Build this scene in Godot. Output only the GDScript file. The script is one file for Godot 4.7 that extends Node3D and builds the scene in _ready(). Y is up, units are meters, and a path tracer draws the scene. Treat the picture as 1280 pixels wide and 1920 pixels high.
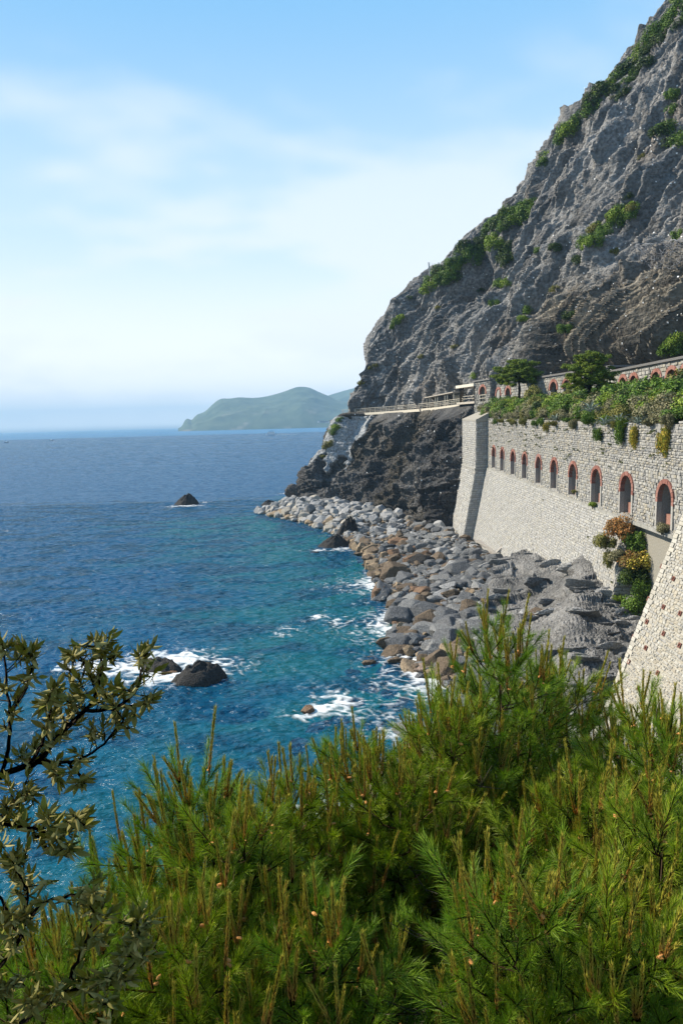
extends Node3D
# A rocky coast: sea, sea cliff with a walkway, a tall masonry retaining wall above a boulder shore,
# and young pines with an evergreen oak in front of the camera.

const F := 1400.0
const EYE := Vector3(0, 22, 0)
const TO_SUN := Vector3(-0.74, 0.61, -0.28)
var view := Basis()
var rng := RandomNumberGenerator.new()
var taken := {}
var mats := {}
var t_start := 0

# ---------------------------------------------------------------- helpers
func ray(px: float, py: float) -> Vector3:
	return view * Vector3((px - 640.0) / F, -(py - 960.0) / F, -1.0)

func at(px: float, py: float, d: float) -> Vector3:      # the point seen there, d metres out along -z
	var r := ray(px, py)
	return EYE + r * (d / -r.z)

func on_level(px: float, py: float, y: float) -> Vector3:
	var r := ray(px, py)
	return EYE + r * ((y - EYE.y) / r.y)

func on_plane(px: float, py: float, o: Vector3, n: Vector3) -> Vector3:
	var r := ray(px, py)
	return EYE + r * ((o - EYE).dot(n) / r.dot(n))

func pixel(p: Vector3) -> Vector2:
	var v := view.inverse() * (p - EYE)
	return Vector2(640.0 + F * v.x / -v.z, 960.0 - F * v.y / -v.z)

func rf(a: float, b: float) -> float:
	return rng.randf_range(a, b)

func numbered(called: String) -> String:
	var k: int = taken.get(called, 0)
	taken[called] = k + 1
	return called if k == 0 else "%s_%03d" % [called, k]

func tag(o: Node, label: String, category: String, group := "", kind := "") -> Node:
	if label: o.set_meta("label", label)
	if category: o.set_meta("category", category)
	if group: o.set_meta("group", group)
	if kind: o.set_meta("kind", kind)
	return o

func thing(called: String, label: String, category: String, where := Vector3.ZERO, group := "") -> Node3D:
	var o := Node3D.new()
	o.name = numbered(called)
	add_child(o, true)
	o.position = where
	tag(o, label, category, group)
	return o

func put(mesh: Mesh, called: String, mat: Material, parent: Node = null) -> MeshInstance3D:
	var o := MeshInstance3D.new()
	o.mesh = mesh
	if mat: o.material_override = mat
	if parent == null or parent == self:
		o.name = numbered(called)
		add_child(o, true)
	else:
		o.name = called
		parent.add_child(o, true)
	return o

func structure(mesh: Mesh, called: String, mat: Material) -> MeshInstance3D:
	var o := put(mesh, called, mat)
	o.set_meta("kind", "structure")
	return o

func lin(r: float, g: float, b: float) -> Color:
	return Color(r, g, b).linear_to_srgb()

func noise(freq: float, sd: int, octaves := 4, ridged := false) -> FastNoiseLite:
	var n := FastNoiseLite.new()
	n.noise_type = FastNoiseLite.TYPE_SIMPLEX_SMOOTH
	n.frequency = freq
	n.seed = sd
	n.fractal_type = FastNoiseLite.FRACTAL_RIDGED if ridged else (FastNoiseLite.FRACTAL_FBM if octaves > 1 else FastNoiseLite.FRACTAL_NONE)
	n.fractal_octaves = octaves
	return n

func noise_tex(freq: float, octaves: int, sd: int, lo: float, hi: float, size := 512, ridged := false, cellular := false) -> NoiseTexture2D:
	var t := NoiseTexture2D.new()
	t.width = size
	t.height = size
	t.seamless = true
	t.generate_mipmaps = false
	var n := noise(freq, sd, octaves, ridged)
	if cellular:
		n.noise_type = FastNoiseLite.TYPE_CELLULAR
	t.noise = n
	var g := Gradient.new()
	g.set_color(0, Color(lo, lo, lo))
	g.set_color(1, Color(hi, hi, hi))
	t.color_ramp = g
	return t

# A matt mineral or plant surface: vertex colours times a grain texture, with fine relief.
func grainy(key: String, tint: Color, tex: Texture2D, tile: float, rough := 0.9, relief: Texture2D = null, cm := 0.0, vertex := true) -> StandardMaterial3D:
	if mats.has(key): return mats[key]
	var m := StandardMaterial3D.new()
	m.resource_name = key
	m.albedo_color = tint
	m.vertex_color_use_as_albedo = vertex
	m.roughness = rough
	m.metallic_specular = 0.3
	m.albedo_texture = tex
	m.uv1_triplanar = true
	m.uv1_world_triplanar = true
	m.uv1_scale = Vector3.ONE / tile
	if relief:
		m.heightmap_enabled = true
		m.heightmap_texture = relief
		m.heightmap_scale = cm
	mats[key] = m
	return m

func plain(key: String, col: Color, rough := 0.8, vertex := false) -> StandardMaterial3D:
	if mats.has(key): return mats[key]
	var m := StandardMaterial3D.new()
	m.resource_name = key
	m.albedo_color = col
	m.roughness = rough
	m.metallic_specular = 0.4
	m.vertex_color_use_as_albedo = vertex
	mats[key] = m
	return m

func leafy(key: String, col: Color, through: Color, rough := 0.55) -> StandardMaterial3D:
	if mats.has(key): return mats[key]
	var m := plain(key, col, rough, true)
	m.metallic_specular = 0.28
	m.backlight_enabled = true
	m.backlight = through
	m.cull_mode = BaseMaterial3D.CULL_DISABLED
	return m

class MB:
	var v := PackedVector3Array()
	var n := PackedVector3Array()
	var c := PackedColorArray()
	var i := PackedInt32Array()
	func tri(a: Vector3, b: Vector3, d: Vector3, col: Color, hint := Vector3.ZERO) -> void:
		var m := (d - a).cross(b - a).normalized()
		var k := v.size()
		if hint != Vector3.ZERO and m.dot(hint) < 0:
			m = -m
			v.append(a); v.append(d); v.append(b)
		else:
			v.append(a); v.append(b); v.append(d)
		for q in 3:
			n.append(m); c.append(col); i.append(k + q)
	func quad(a: Vector3, b: Vector3, d: Vector3, e: Vector3, col: Color, hint: Vector3) -> void:
		var m := (d - a).cross(b - e).normalized()
		var k := v.size()
		v.append(a); v.append(b); v.append(d); v.append(e)
		if m.dot(hint) < 0:
			m = -m
			i.append_array(PackedInt32Array([k, k + 2, k + 1, k, k + 3, k + 2]))
		else:
			i.append_array(PackedInt32Array([k, k + 1, k + 2, k, k + 2, k + 3]))
		for q in 4:
			n.append(m); c.append(col)
	func box(ctr: Vector3, x: Vector3, y: Vector3, z: Vector3, col: Color) -> void:   # half axes
		for ax in [[x, y, z], [y, z, x], [z, x, y]]:
			for s in [-1.0, 1.0]:
				var o: Vector3 = ctr + ax[0] * s
				quad(o - ax[1] - ax[2], o + ax[1] - ax[2], o + ax[1] + ax[2], o - ax[1] + ax[2], col, ax[0] * s)
	func beam(a: Vector3, b: Vector3, w: float, h: float, col: Color) -> void:
		var d := (b - a)
		var side := d.cross(Vector3.UP)
		if side.length() < 0.001 * d.length(): side = Vector3.RIGHT
		side = side.normalized()
		box((a + b) / 2, d / 2, side * w / 2, side.cross(d).normalized() * h / 2, col)
	func tube(path: Array, radii: Array, sides: int, col: Color) -> void:
		var k := v.size()
		var up := Vector3(0.31, 0.2, 0.93)
		for j in path.size():
			var d: Vector3 = (path[mini(j + 1, path.size() - 1)] - path[maxi(j - 1, 0)]).normalized()
			var a := d.cross(up).normalized()
			var b := d.cross(a)
			for s in sides:
				var w := TAU * s / sides
				var m := a * cos(w) + b * sin(w)
				v.append(path[j] + m * radii[j]); n.append(m); c.append(col)
		for j in path.size() - 1:
			for s in sides:
				var p := k + j * sides + s
				var q := k + j * sides + (s + 1) % sides
				i.append_array(PackedInt32Array([p, q, q + sides, p, q + sides, p + sides]))
	func mesh() -> ArrayMesh:
		var a := []
		a.resize(Mesh.ARRAY_MAX)
		a[Mesh.ARRAY_VERTEX] = v
		a[Mesh.ARRAY_NORMAL] = n
		a[Mesh.ARRAY_COLOR] = c
		a[Mesh.ARRAY_INDEX] = i
		var m := ArrayMesh.new()
		m.add_surface_from_arrays(Mesh.PRIMITIVE_TRIANGLES, a)
		return m

# A sheet of nu x nv points with smooth normals that point to the side of hint.
func sheet(P: PackedVector3Array, nu: int, nv: int, C: PackedColorArray, hint: Vector3) -> ArrayMesh:
	var N := PackedVector3Array()
	N.resize(P.size())
	for u in nu:
		for w in nv:
			var k := u * nv + w
			var a := P[mini(u + 1, nu - 1) * nv + w] - P[maxi(u - 1, 0) * nv + w]
			var b := P[u * nv + mini(w + 1, nv - 1)] - P[u * nv + maxi(w - 1, 0)]
			N[k] = a.cross(b).normalized()
	var sum := Vector3.ZERO
	for k in range(0, N.size(), maxi(1, N.size() / 997)): sum += N[k]
	var flip := sum.dot(hint) < 0
	if flip:
		for k in N.size(): N[k] = -N[k]
	var I := PackedInt32Array()
	I.resize((nu - 1) * (nv - 1) * 6)
	var q := 0
	for u in nu - 1:
		for w in nv - 1:
			var k := u * nv + w
			var e := [k, k + nv, k + nv + 1, k, k + nv + 1, k + 1] if flip else [k, k + nv + 1, k + nv, k, k + 1, k + nv + 1]
			for z in 6:
				I[q] = e[z]
				q += 1
	var arr := []
	arr.resize(Mesh.ARRAY_MAX)
	arr[Mesh.ARRAY_VERTEX] = P
	arr[Mesh.ARRAY_NORMAL] = N
	arr[Mesh.ARRAY_COLOR] = C
	arr[Mesh.ARRAY_INDEX] = I
	var m := ArrayMesh.new()
	m.add_surface_from_arrays(Mesh.PRIMITIVE_TRIANGLES, arr)
	return m

func cr(a: Vector3, b: Vector3, c: Vector3, d: Vector3, t: float) -> Vector3:
	return 0.5 * (2.0 * b + (c - a) * t + (2.0 * a - 5.0 * b + 4.0 * c - d) * t * t + (3.0 * b - a - 3.0 * c + d) * t * t * t)

func along(pts: Array, x: float) -> Vector3:            # Catmull-Rom through points, x in 0 .. size - 1
	var k := clampi(int(x), 0, pts.size() - 2)
	return cr(pts[maxi(k - 1, 0)], pts[k], pts[k + 1], pts[mini(k + 2, pts.size() - 1)], x - k)

# Loft: columns of control points, sampled at ss x ts.
func loft(cols: Array, ss: PackedFloat32Array, ts: PackedFloat32Array) -> PackedVector3Array:
	var P := PackedVector3Array()
	P.resize(ss.size() * ts.size())
	for b in ts.size():
		var row := []
		for c in cols: row.append(along(c, ts[b]))
		for a in ss.size(): P[a * ts.size() + b] = along(row, ss[a])
	return P

func steps(a: float, b: float, n: int) -> PackedFloat32Array:
	var r := PackedFloat32Array()
	for k in n: r.append(lerpf(a, b, k / float(n - 1)))
	return r

func raw_normals(P: PackedVector3Array, nu: int, nv: int, hint: Vector3) -> PackedVector3Array:
	var N := PackedVector3Array()
	N.resize(P.size())
	var sum := Vector3.ZERO
	for u in nu:
		for w in nv:
			var a := P[mini(u + 1, nu - 1) * nv + w] - P[maxi(u - 1, 0) * nv + w]
			var b := P[u * nv + mini(w + 1, nv - 1)] - P[u * nv + maxi(w - 1, 0)]
			var m := a.cross(b).normalized()
			N[u * nv + w] = m
			sum += m
	if sum.dot(hint) < 0:
		for k in N.size(): N[k] = -N[k]
	return N

func mix(a: Color, b: Color, t: float) -> Color:
	return a.lerp(b, clampf(t, 0, 1))

func stage(s: String) -> void:
	print("%6d ms  %s" % [Time.get_ticks_msec() - t_start, s])

# ---------------------------------------------------------------- the scene in order
func _ready() -> void:
	t_start = Time.get_ticks_msec()
	rng.seed = 11
	# camera, sky, sun, exposure
	var cam := Camera3D.new()
	cam.name = "camera"
	add_child(cam)
	cam.rotation = Vector3(-atan(167.5 / F), 0, deg_to_rad(-1.49))
	cam.position = EYE
	cam.fov = rad_to_deg(2.0 * atan(960.0 / F))
	cam.near = 0.05
	cam.far = 60000
	view = cam.basis
	var sun := DirectionalLight3D.new()
	sun.name = "sun"
	add_child(sun)
	sun.look_at_from_position(Vector3.ZERO, -TO_SUN, Vector3.UP)
	sun.light_energy = 1.6
	sun.light_color = Color(1.0, 0.955, 0.88)
	sun.light_angular_distance = 0.5
	sun.shadow_enabled = true
	var env := Environment.new()
	env.background_mode = Environment.BG_SKY
	env.sky = Sky.new()
	env.sky.sky_material = make_sky()
	env.background_energy_multiplier = 0.66
	env.tonemap_mode = Environment.TONE_MAPPER_LINEAR
	env.tonemap_exposure = 1.72
	env.fog_enabled = true
	env.fog_density = 0.00014
	env.fog_light_color = Color(0.68, 0.86, 1.0)
	env.sdfgi_enabled = true
	env.ssao_enabled = true
	env.ssil_enabled = true
	var we := WorldEnvironment.new()
	we.name = "air"
	we.environment = env
	add_child(we)
	stage("sky")
	textures()
	# the large structure
	build_sea()
	stage("sea")
	build_hills()
	build_cliffs()
	stage("cliffs")
	build_shore()
	build_walls()
	stage("walls")
	build_walkway()
	stage("walkway")
	# objects
	build_rocks()
	stage("rocks")
	build_terrace_plants()
	stage("terrace plants")
	build_cliff_plants()
	build_netting()
	build_boats()
	stage("cliff plants, boats")
	build_pines()
	stage("pines")
	build_oak()
	stage("done")

var tex_grain: Texture2D
var tex_rock: Texture2D
var tex_crag: Texture2D
var tex_fine: Texture2D
var tex_facet: Texture2D

func textures() -> void:
	tex_grain = noise_tex(0.02, 5, 3, 0.72, 1.0)
	tex_rock = noise_tex(0.012, 6, 5, 0.45, 1.0, 1024)
	tex_crag = noise_tex(0.01, 6, 8, 0.0, 1.0, 1024, true)
	tex_facet = noise_tex(0.014, 4, 31, 0.0, 1.0, 1024, false, true)
	(tex_facet as NoiseTexture2D).noise.cellular_return_type = FastNoiseLite.RETURN_DISTANCE2_SUB
	tex_fine = noise_tex(0.05, 4, 21, 0.0, 1.0, 512)

func make_sky() -> PanoramaSkyMaterial:
	var W := 1024
	var H := 512
	var im := Image.create(W, H, false, Image.FORMAT_RGBAF)
	var a := noise(1.0, 41, 5)
	var b := noise(1.0, 77, 4)
	for y in H:
		var el := PI / 2 - (y + 0.5) / H * PI
		var e := maxf(sin(el), 0.0)
		var deg := rad_to_deg(maxf(el, 0.0))
		# clear air: pale at the horizon, blue above
		var base := Color(1.06, 1.07, 1.08).lerp(Color(0.66, 0.84, 0.97), smoothstep(3.0, 14.0, deg))
		base = base.lerp(Color(0.22, 0.52, 0.87), smoothstep(9.0, 31.0, deg))
		base = base.lerp(Color(0.07, 0.25, 0.62), smoothstep(28.0, 80.0, deg))
		for x in W:
			var th := ((x + 0.5) / W - 0.5) * TAU
			var c := base
			if el > -0.02:
				# thin high cloud on a plane overhead, drawn out in streaks
				var k := 1.0 / (e + 0.16)
				var px := sin(th) * cos(el) * k
				var pz := -cos(th) * cos(el) * k
				var s := a.get_noise_3d(px * 0.5 + pz * 0.12, pz * 0.6, 2.0) + 0.45 * b.get_noise_3d(px * 1.3 + pz * 0.5, pz * 1.9, 7.0)
				var cover := smoothstep(-0.20, 0.42, s + 0.32 * b.get_noise_3d(px * 3.0 + pz * 1.5, pz * 5.0, 17.0))
				cover *= 0.46 * smoothstep(34.0, 9.0, deg) + 0.22
				c = c.lerp(Color(0.88, 0.93, 0.97), clampf(cover, 0.0, 0.9))
			if el < 0.0: c = Color(0.05, 0.13, 0.22)      # nothing but sea and land lies below the horizon
			im.set_pixel(x, y, Color(c.r, c.g, c.b, 1))
	var m := PanoramaSkyMaterial.new()
	m.panorama = ImageTexture.create_from_image(im)
	return m

# ---------------------------------------------------------------- sea and far hills
var wave_a: FastNoiseLite
var wave_b: FastNoiseLite
const NEAR := [-105.0, 42.0, -222.0, -18.0]     # x0 x1 z0 z1 of the finely waved part

func wave(x: float, z: float) -> float:
	var q := x * 0.96 + z * 0.28
	var w := z * 0.96 - x * 0.28
	return 0.15 * wave_a.get_noise_2d(q * 0.55, w * 1.25) + 0.17 * wave_b.get_noise_2d(q * 0.8, w * 1.8)

func sea_edge(x: float, z: float) -> float:
	var d := minf(minf(x - NEAR[0], NEAR[1] - x), minf(z - NEAR[2], NEAR[3] - z))
	return smoothstep(0.0, 4.0, d)

func water(key: String, body: Color, rough: float, clear: bool, tile: Vector3, bumps: float, gloss: float) -> StandardMaterial3D:
	var m := StandardMaterial3D.new()
	m.resource_name = key
	m.albedo_color = body
	if clear: m.transparency = BaseMaterial3D.TRANSPARENCY_ALPHA
	m.roughness = rough
	m.metallic_specular = gloss
	m.uv1_triplanar = true
	m.uv1_world_triplanar = true
	m.uv1_scale = tile
	var t := noise_tex(0.011, 6, 61, 0.0, 1.0, 1024)
	t.color_ramp = null
	t.as_normal_map = true
	t.bump_strength = bumps
	m.normal_enabled = true
	m.normal_texture = t
	m.normal_scale = 1.0
	return m

func build_sea() -> void:
	wave_a = noise(0.14, 51, 3)
	wave_b = noise(0.5, 52, 3)
	# finely waved water near the shore
	var step := 0.34
	var nu := int((NEAR[1] - NEAR[0]) / step) + 1
	var nv := int((NEAR[3] - NEAR[2]) / step) + 1
	var P := PackedVector3Array()
	var C := PackedColorArray()
	P.resize(nu * nv)
	C.resize(nu * nv)
	C.fill(Color.WHITE)
	for a in nu:
		var x: float = NEAR[0] + a * step
		for b in nv:
			var z: float = NEAR[2] + b * step
			P[a * nv + b] = Vector3(x, wave(x, z) * sea_edge(x, z), z)
	var clear := water("near_water", Color(lin(0.001, 0.060, 0.130), 0.72), 0.15, true, Vector3(1 / 24.0, 1.0, 1 / 13.0), 34.0, 0.16)
	var outer := water("outer_water", Color(lin(0.0015, 0.072, 0.160), 0.76), 0.20, true, Vector3(1 / 24.0, 1.0, 1 / 13.0), 34.0, 0.165)
	structure(sheet(P, nu, nv, C, Vector3.UP), "sea", clear)
	# further out the same waves in coarser sheets
	var bands := [[-222.0, -430.0, 1.0, 1.7], [-430.0, -850.0, 2.1, 3.4], [-850.0, -1900.0, 5.0, 8.0]]
	for q in bands:
		var x0: float = q[1] * 0.62
		var x1: float = -q[1] * 0.16
		var dx: float = q[2]
		var mu := int((x1 - x0) / dx) + 1
		var mv := int((q[0] - q[1]) / (q[2] * 0.95)) + 1
		var MP := PackedVector3Array()
		var MC := PackedColorArray()
		MP.resize(mu * mv)
		MC.resize(mu * mv)
		MC.fill(Color.WHITE)
		for a in mu:
			var x := lerpf(x0, x1, a / float(mu - 1))
			for b in mv:
				var z: float = lerpf(q[1], q[0], b / float(mv - 1))
				var e := smoothstep(0.0, 3.0, minf(b, mv - 1 - b))
				MP[a * mv + b] = Vector3(x, wave(x / q[3], z / q[3]) * q[3] * 0.6 * e, z)
		structure(sheet(MP, mu, mv, MC, Vector3.UP), "sea", outer)
	# the open sea round it, out to the horizon
	var far := MB.new()
	var rects := [[-10000.0, NEAR[0], NEAR[2], 400.0], [NEAR[1], 10000.0, NEAR[2], 400.0], [NEAR[0], NEAR[1], NEAR[3], 400.0], [-10000.0, 10000.0, -10000.0, -1900.0]]
	for q in bands:
		rects.append([-10000.0, q[1] * 0.62, q[1], q[0]])
		rects.append([-q[1] * 0.16, 10000.0, q[1], q[0]])
	for r in rects:
		far.quad(Vector3(r[0], 0, r[2]), Vector3(r[1], 0, r[2]), Vector3(r[1], 0, r[3]), Vector3(r[0], 0, r[3]), Color.WHITE, Vector3.UP)
	structure(far.mesh(), "open_sea", water("open_water", lin(0.010, 0.115, 0.245), 0.42, false, Vector3(1 / 160.0, 1.0, 1 / 60.0), 25.0, 0.42))
	# the sea floor: pale sand and stones by the shore, weed beds, dark mud further out
	var bed := noise(0.045, 71, 4)
	var weed := noise(0.11, 72, 4)
	var su := 150
	var sv := 200
	var Q := PackedVector3Array()
	var D := PackedColorArray()
	for a in su:
		var x := -160.0 + a * 1.4
		for b in sv:
			var z := -262.0 + b * 1.26
			var off := shore_x(z) - x                      # metres out from the waterline
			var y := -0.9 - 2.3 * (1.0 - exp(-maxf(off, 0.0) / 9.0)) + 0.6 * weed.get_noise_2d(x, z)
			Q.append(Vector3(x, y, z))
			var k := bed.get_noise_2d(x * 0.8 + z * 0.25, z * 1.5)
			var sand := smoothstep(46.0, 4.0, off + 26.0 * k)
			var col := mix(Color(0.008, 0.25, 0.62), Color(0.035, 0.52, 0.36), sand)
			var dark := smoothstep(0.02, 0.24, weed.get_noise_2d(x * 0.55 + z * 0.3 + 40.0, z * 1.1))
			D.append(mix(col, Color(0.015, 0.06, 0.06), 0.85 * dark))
	structure(sheet(Q, su, sv, D, Vector3.UP), "sea_floor", plain("sea_floor", Color.WHITE, 1.0, true))
	var deep := MB.new()
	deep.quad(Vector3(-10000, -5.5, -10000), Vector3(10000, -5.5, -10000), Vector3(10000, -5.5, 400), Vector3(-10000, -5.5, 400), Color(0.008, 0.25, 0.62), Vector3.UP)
	structure(deep.mesh(), "deep_sea_floor", plain("sea_floor", Color.WHITE))

# the waterline in plan: [z, x] from far to near, interpolated
const WATERLINE := [[-215.0, 6.0], [-200.0, -14.0], [-188.0, -20.5], [-174.0, -12.5], [-160.0, -4.5], [-150.0, -1.5], [-138.0, 1.0], [-125.0, 4.4], [-108.0, 5.4], [-92.0, 6.2], [-84.0, 7.2], [-76.0, 6.4], [-68.0, 5.0], [-60.0, 9.0], [-52.0, 11.0], [-44.0, 4.0], [-36.0, 1.0], [-28.0, 0.0], [-10.0, 0.0]]
func shore_x(z: float) -> float:
	for k in WATERLINE.size() - 1:
		if z <= WATERLINE[k + 1][0]:
			var t := clampf((z - WATERLINE[k][0]) / (WATERLINE[k + 1][0] - WATERLINE[k][0]), 0, 1)
			return lerpf(WATERLINE[k][1], WATERLINE[k + 1][1], t)
	return 0.0

func hill(called: String, ridge: Array, d: float, front: float, sd: int) -> void:
	var n := noise(0.0016, sd, 5, true)
	var g := noise(0.006, sd + 1, 4)
	var top := []
	for r in ridge: top.append(at(r[0], r[1], d))
	var nu := 260
	var nv := 46
	var P := PackedVector3Array()
	var C := PackedColorArray()
	for a in nu:
		var r := along(top, a / float(nu - 1) * (top.size() - 1))
		for b in nv:
			var t := b / float(nv - 1) * 1.45                      # 0 foot, 1 ridge, past it the back slope
			var y := r.y * (pow(t, 0.8) if t <= 1.0 else 1.0 - (t - 1.0) * 1.6)
			var p := Vector3(r.x * lerpf(front / d, 1.0, minf(t, 1.0)), y, r.z + (1.0 - t) * (d - front))
			p += Vector3(0, 1, 0.6) * (n.get_noise_3d(p.x, 0, p.z * 1.3) * 26.0) * sin(clampf(t, 0, 1) * PI) * clampf(r.y / 120.0, 0.05, 1.0)
			P.append(p)
			var rocky := smoothstep(0.25, 0.5, g.get_noise_3d(p.x, p.y * 2.0, p.z)) * smoothstep(0.5, 0.1, t)
			C.append(mix(mix(Color(0.03, 0.055, 0.028), Color(0.07, 0.095, 0.05), 0.5 + g.get_noise_3d(p.x * 2, p.y, p.z * 2)), Color(0.24, 0.21, 0.17), rocky * 0.6))
	structure(sheet(P, nu, nv, C, Vector3(0, 1, 1)), called, plain("far_hills", Color.WHITE, 1.0, true))

func build_hills() -> void:
	hill("hills", [[334, 803], [341, 799], [347, 788], [352, 785], [360, 787], [369, 778], [385, 771], [400, 757], [414, 748], [432, 747], [450, 745], [475, 746], [500, 743], [530, 735], [552, 727], [566, 725], [580, 727], [598, 735], [615, 742], [640, 752], [700, 760]], 4300.0, 3700.0, 81)
	hill("hills", [[560, 764], [590, 752], [614, 742], [630, 737], [650, 731], [668, 727], [700, 722], [760, 715]], 5200.0, 4350.0, 91)
	# a village by the water under the far hill, pale dots only
	var v := thing("coastal_village", "tiny pale houses by the water under the far blue hills", "village")
	for k in 26:
		var p := on_level(592 + k * 2.6, 795.6, 0.0)
		p = at(592.0 + rf(0, 66), 792.0 - rf(0.2, 2.2), 3690.0)
		var mb := MB.new()
		var w := rf(5, 10)
		mb.box(p, Vector3(w, 0, 0), Vector3(0, rf(3, 5), 0), Vector3(0, 0, 5), Color(0.62, 0.5, 0.42))
		put(mb.mesh(), "house", plain("far_house", Color.WHITE, 0.9, true), v)
	
# ---------------------------------------------------------------- cliffs
var cliff_pts := PackedVector3Array()
var cliff_nrm := PackedVector3Array()
var cliff_bins := {}

var cells: FastNoiseLite
func blocks(a: float, b: float, c: float) -> float:      # broken rock: cells that stand out by different amounts
	if cells == null:
		cells = FastNoiseLite.new()
		cells.noise_type = FastNoiseLite.TYPE_CELLULAR
		cells.cellular_return_type = FastNoiseLite.RETURN_CELL_VALUE
		cells.cellular_jitter = 0.9
		cells.frequency = 1.0
		cells.seed = 777
		cells.domain_warp_enabled = false
	return cells.get_noise_3d(a, b, c)

func remember(P: PackedVector3Array, N: PackedVector3Array) -> void:
	for k in P.size():
		var q := pixel(P[k])
		if q.x < 480 or q.x > 1340 or q.y < -40 or q.y > 1010: continue
		var key := Vector2i(int(q.x / 6), int(q.y / 6))
		if cliff_bins.has(key) and cliff_pts[cliff_bins[key]].distance_squared_to(EYE) < P[k].distance_squared_to(EYE): continue
		cliff_bins[key] = cliff_pts.size()
		cliff_pts.append(P[k])
		cliff_nrm.append(N[k])

func cliff_at(px: float, py: float) -> Array:
	var c := Vector2i(int(px / 6), int(py / 6))
	for r in 5:
		for dx in range(-r, r + 1):
			for dy in range(-r, r + 1):
				var key := c + Vector2i(dx, dy)
				if cliff_bins.has(key): return [cliff_pts[cliff_bins[key]], cliff_nrm[cliff_bins[key]]]
	return []

func pts(a: Array) -> Array:
	var r := []
	for q in a: r.append(at(q[0], q[1], q[2]))
	return r

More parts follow.
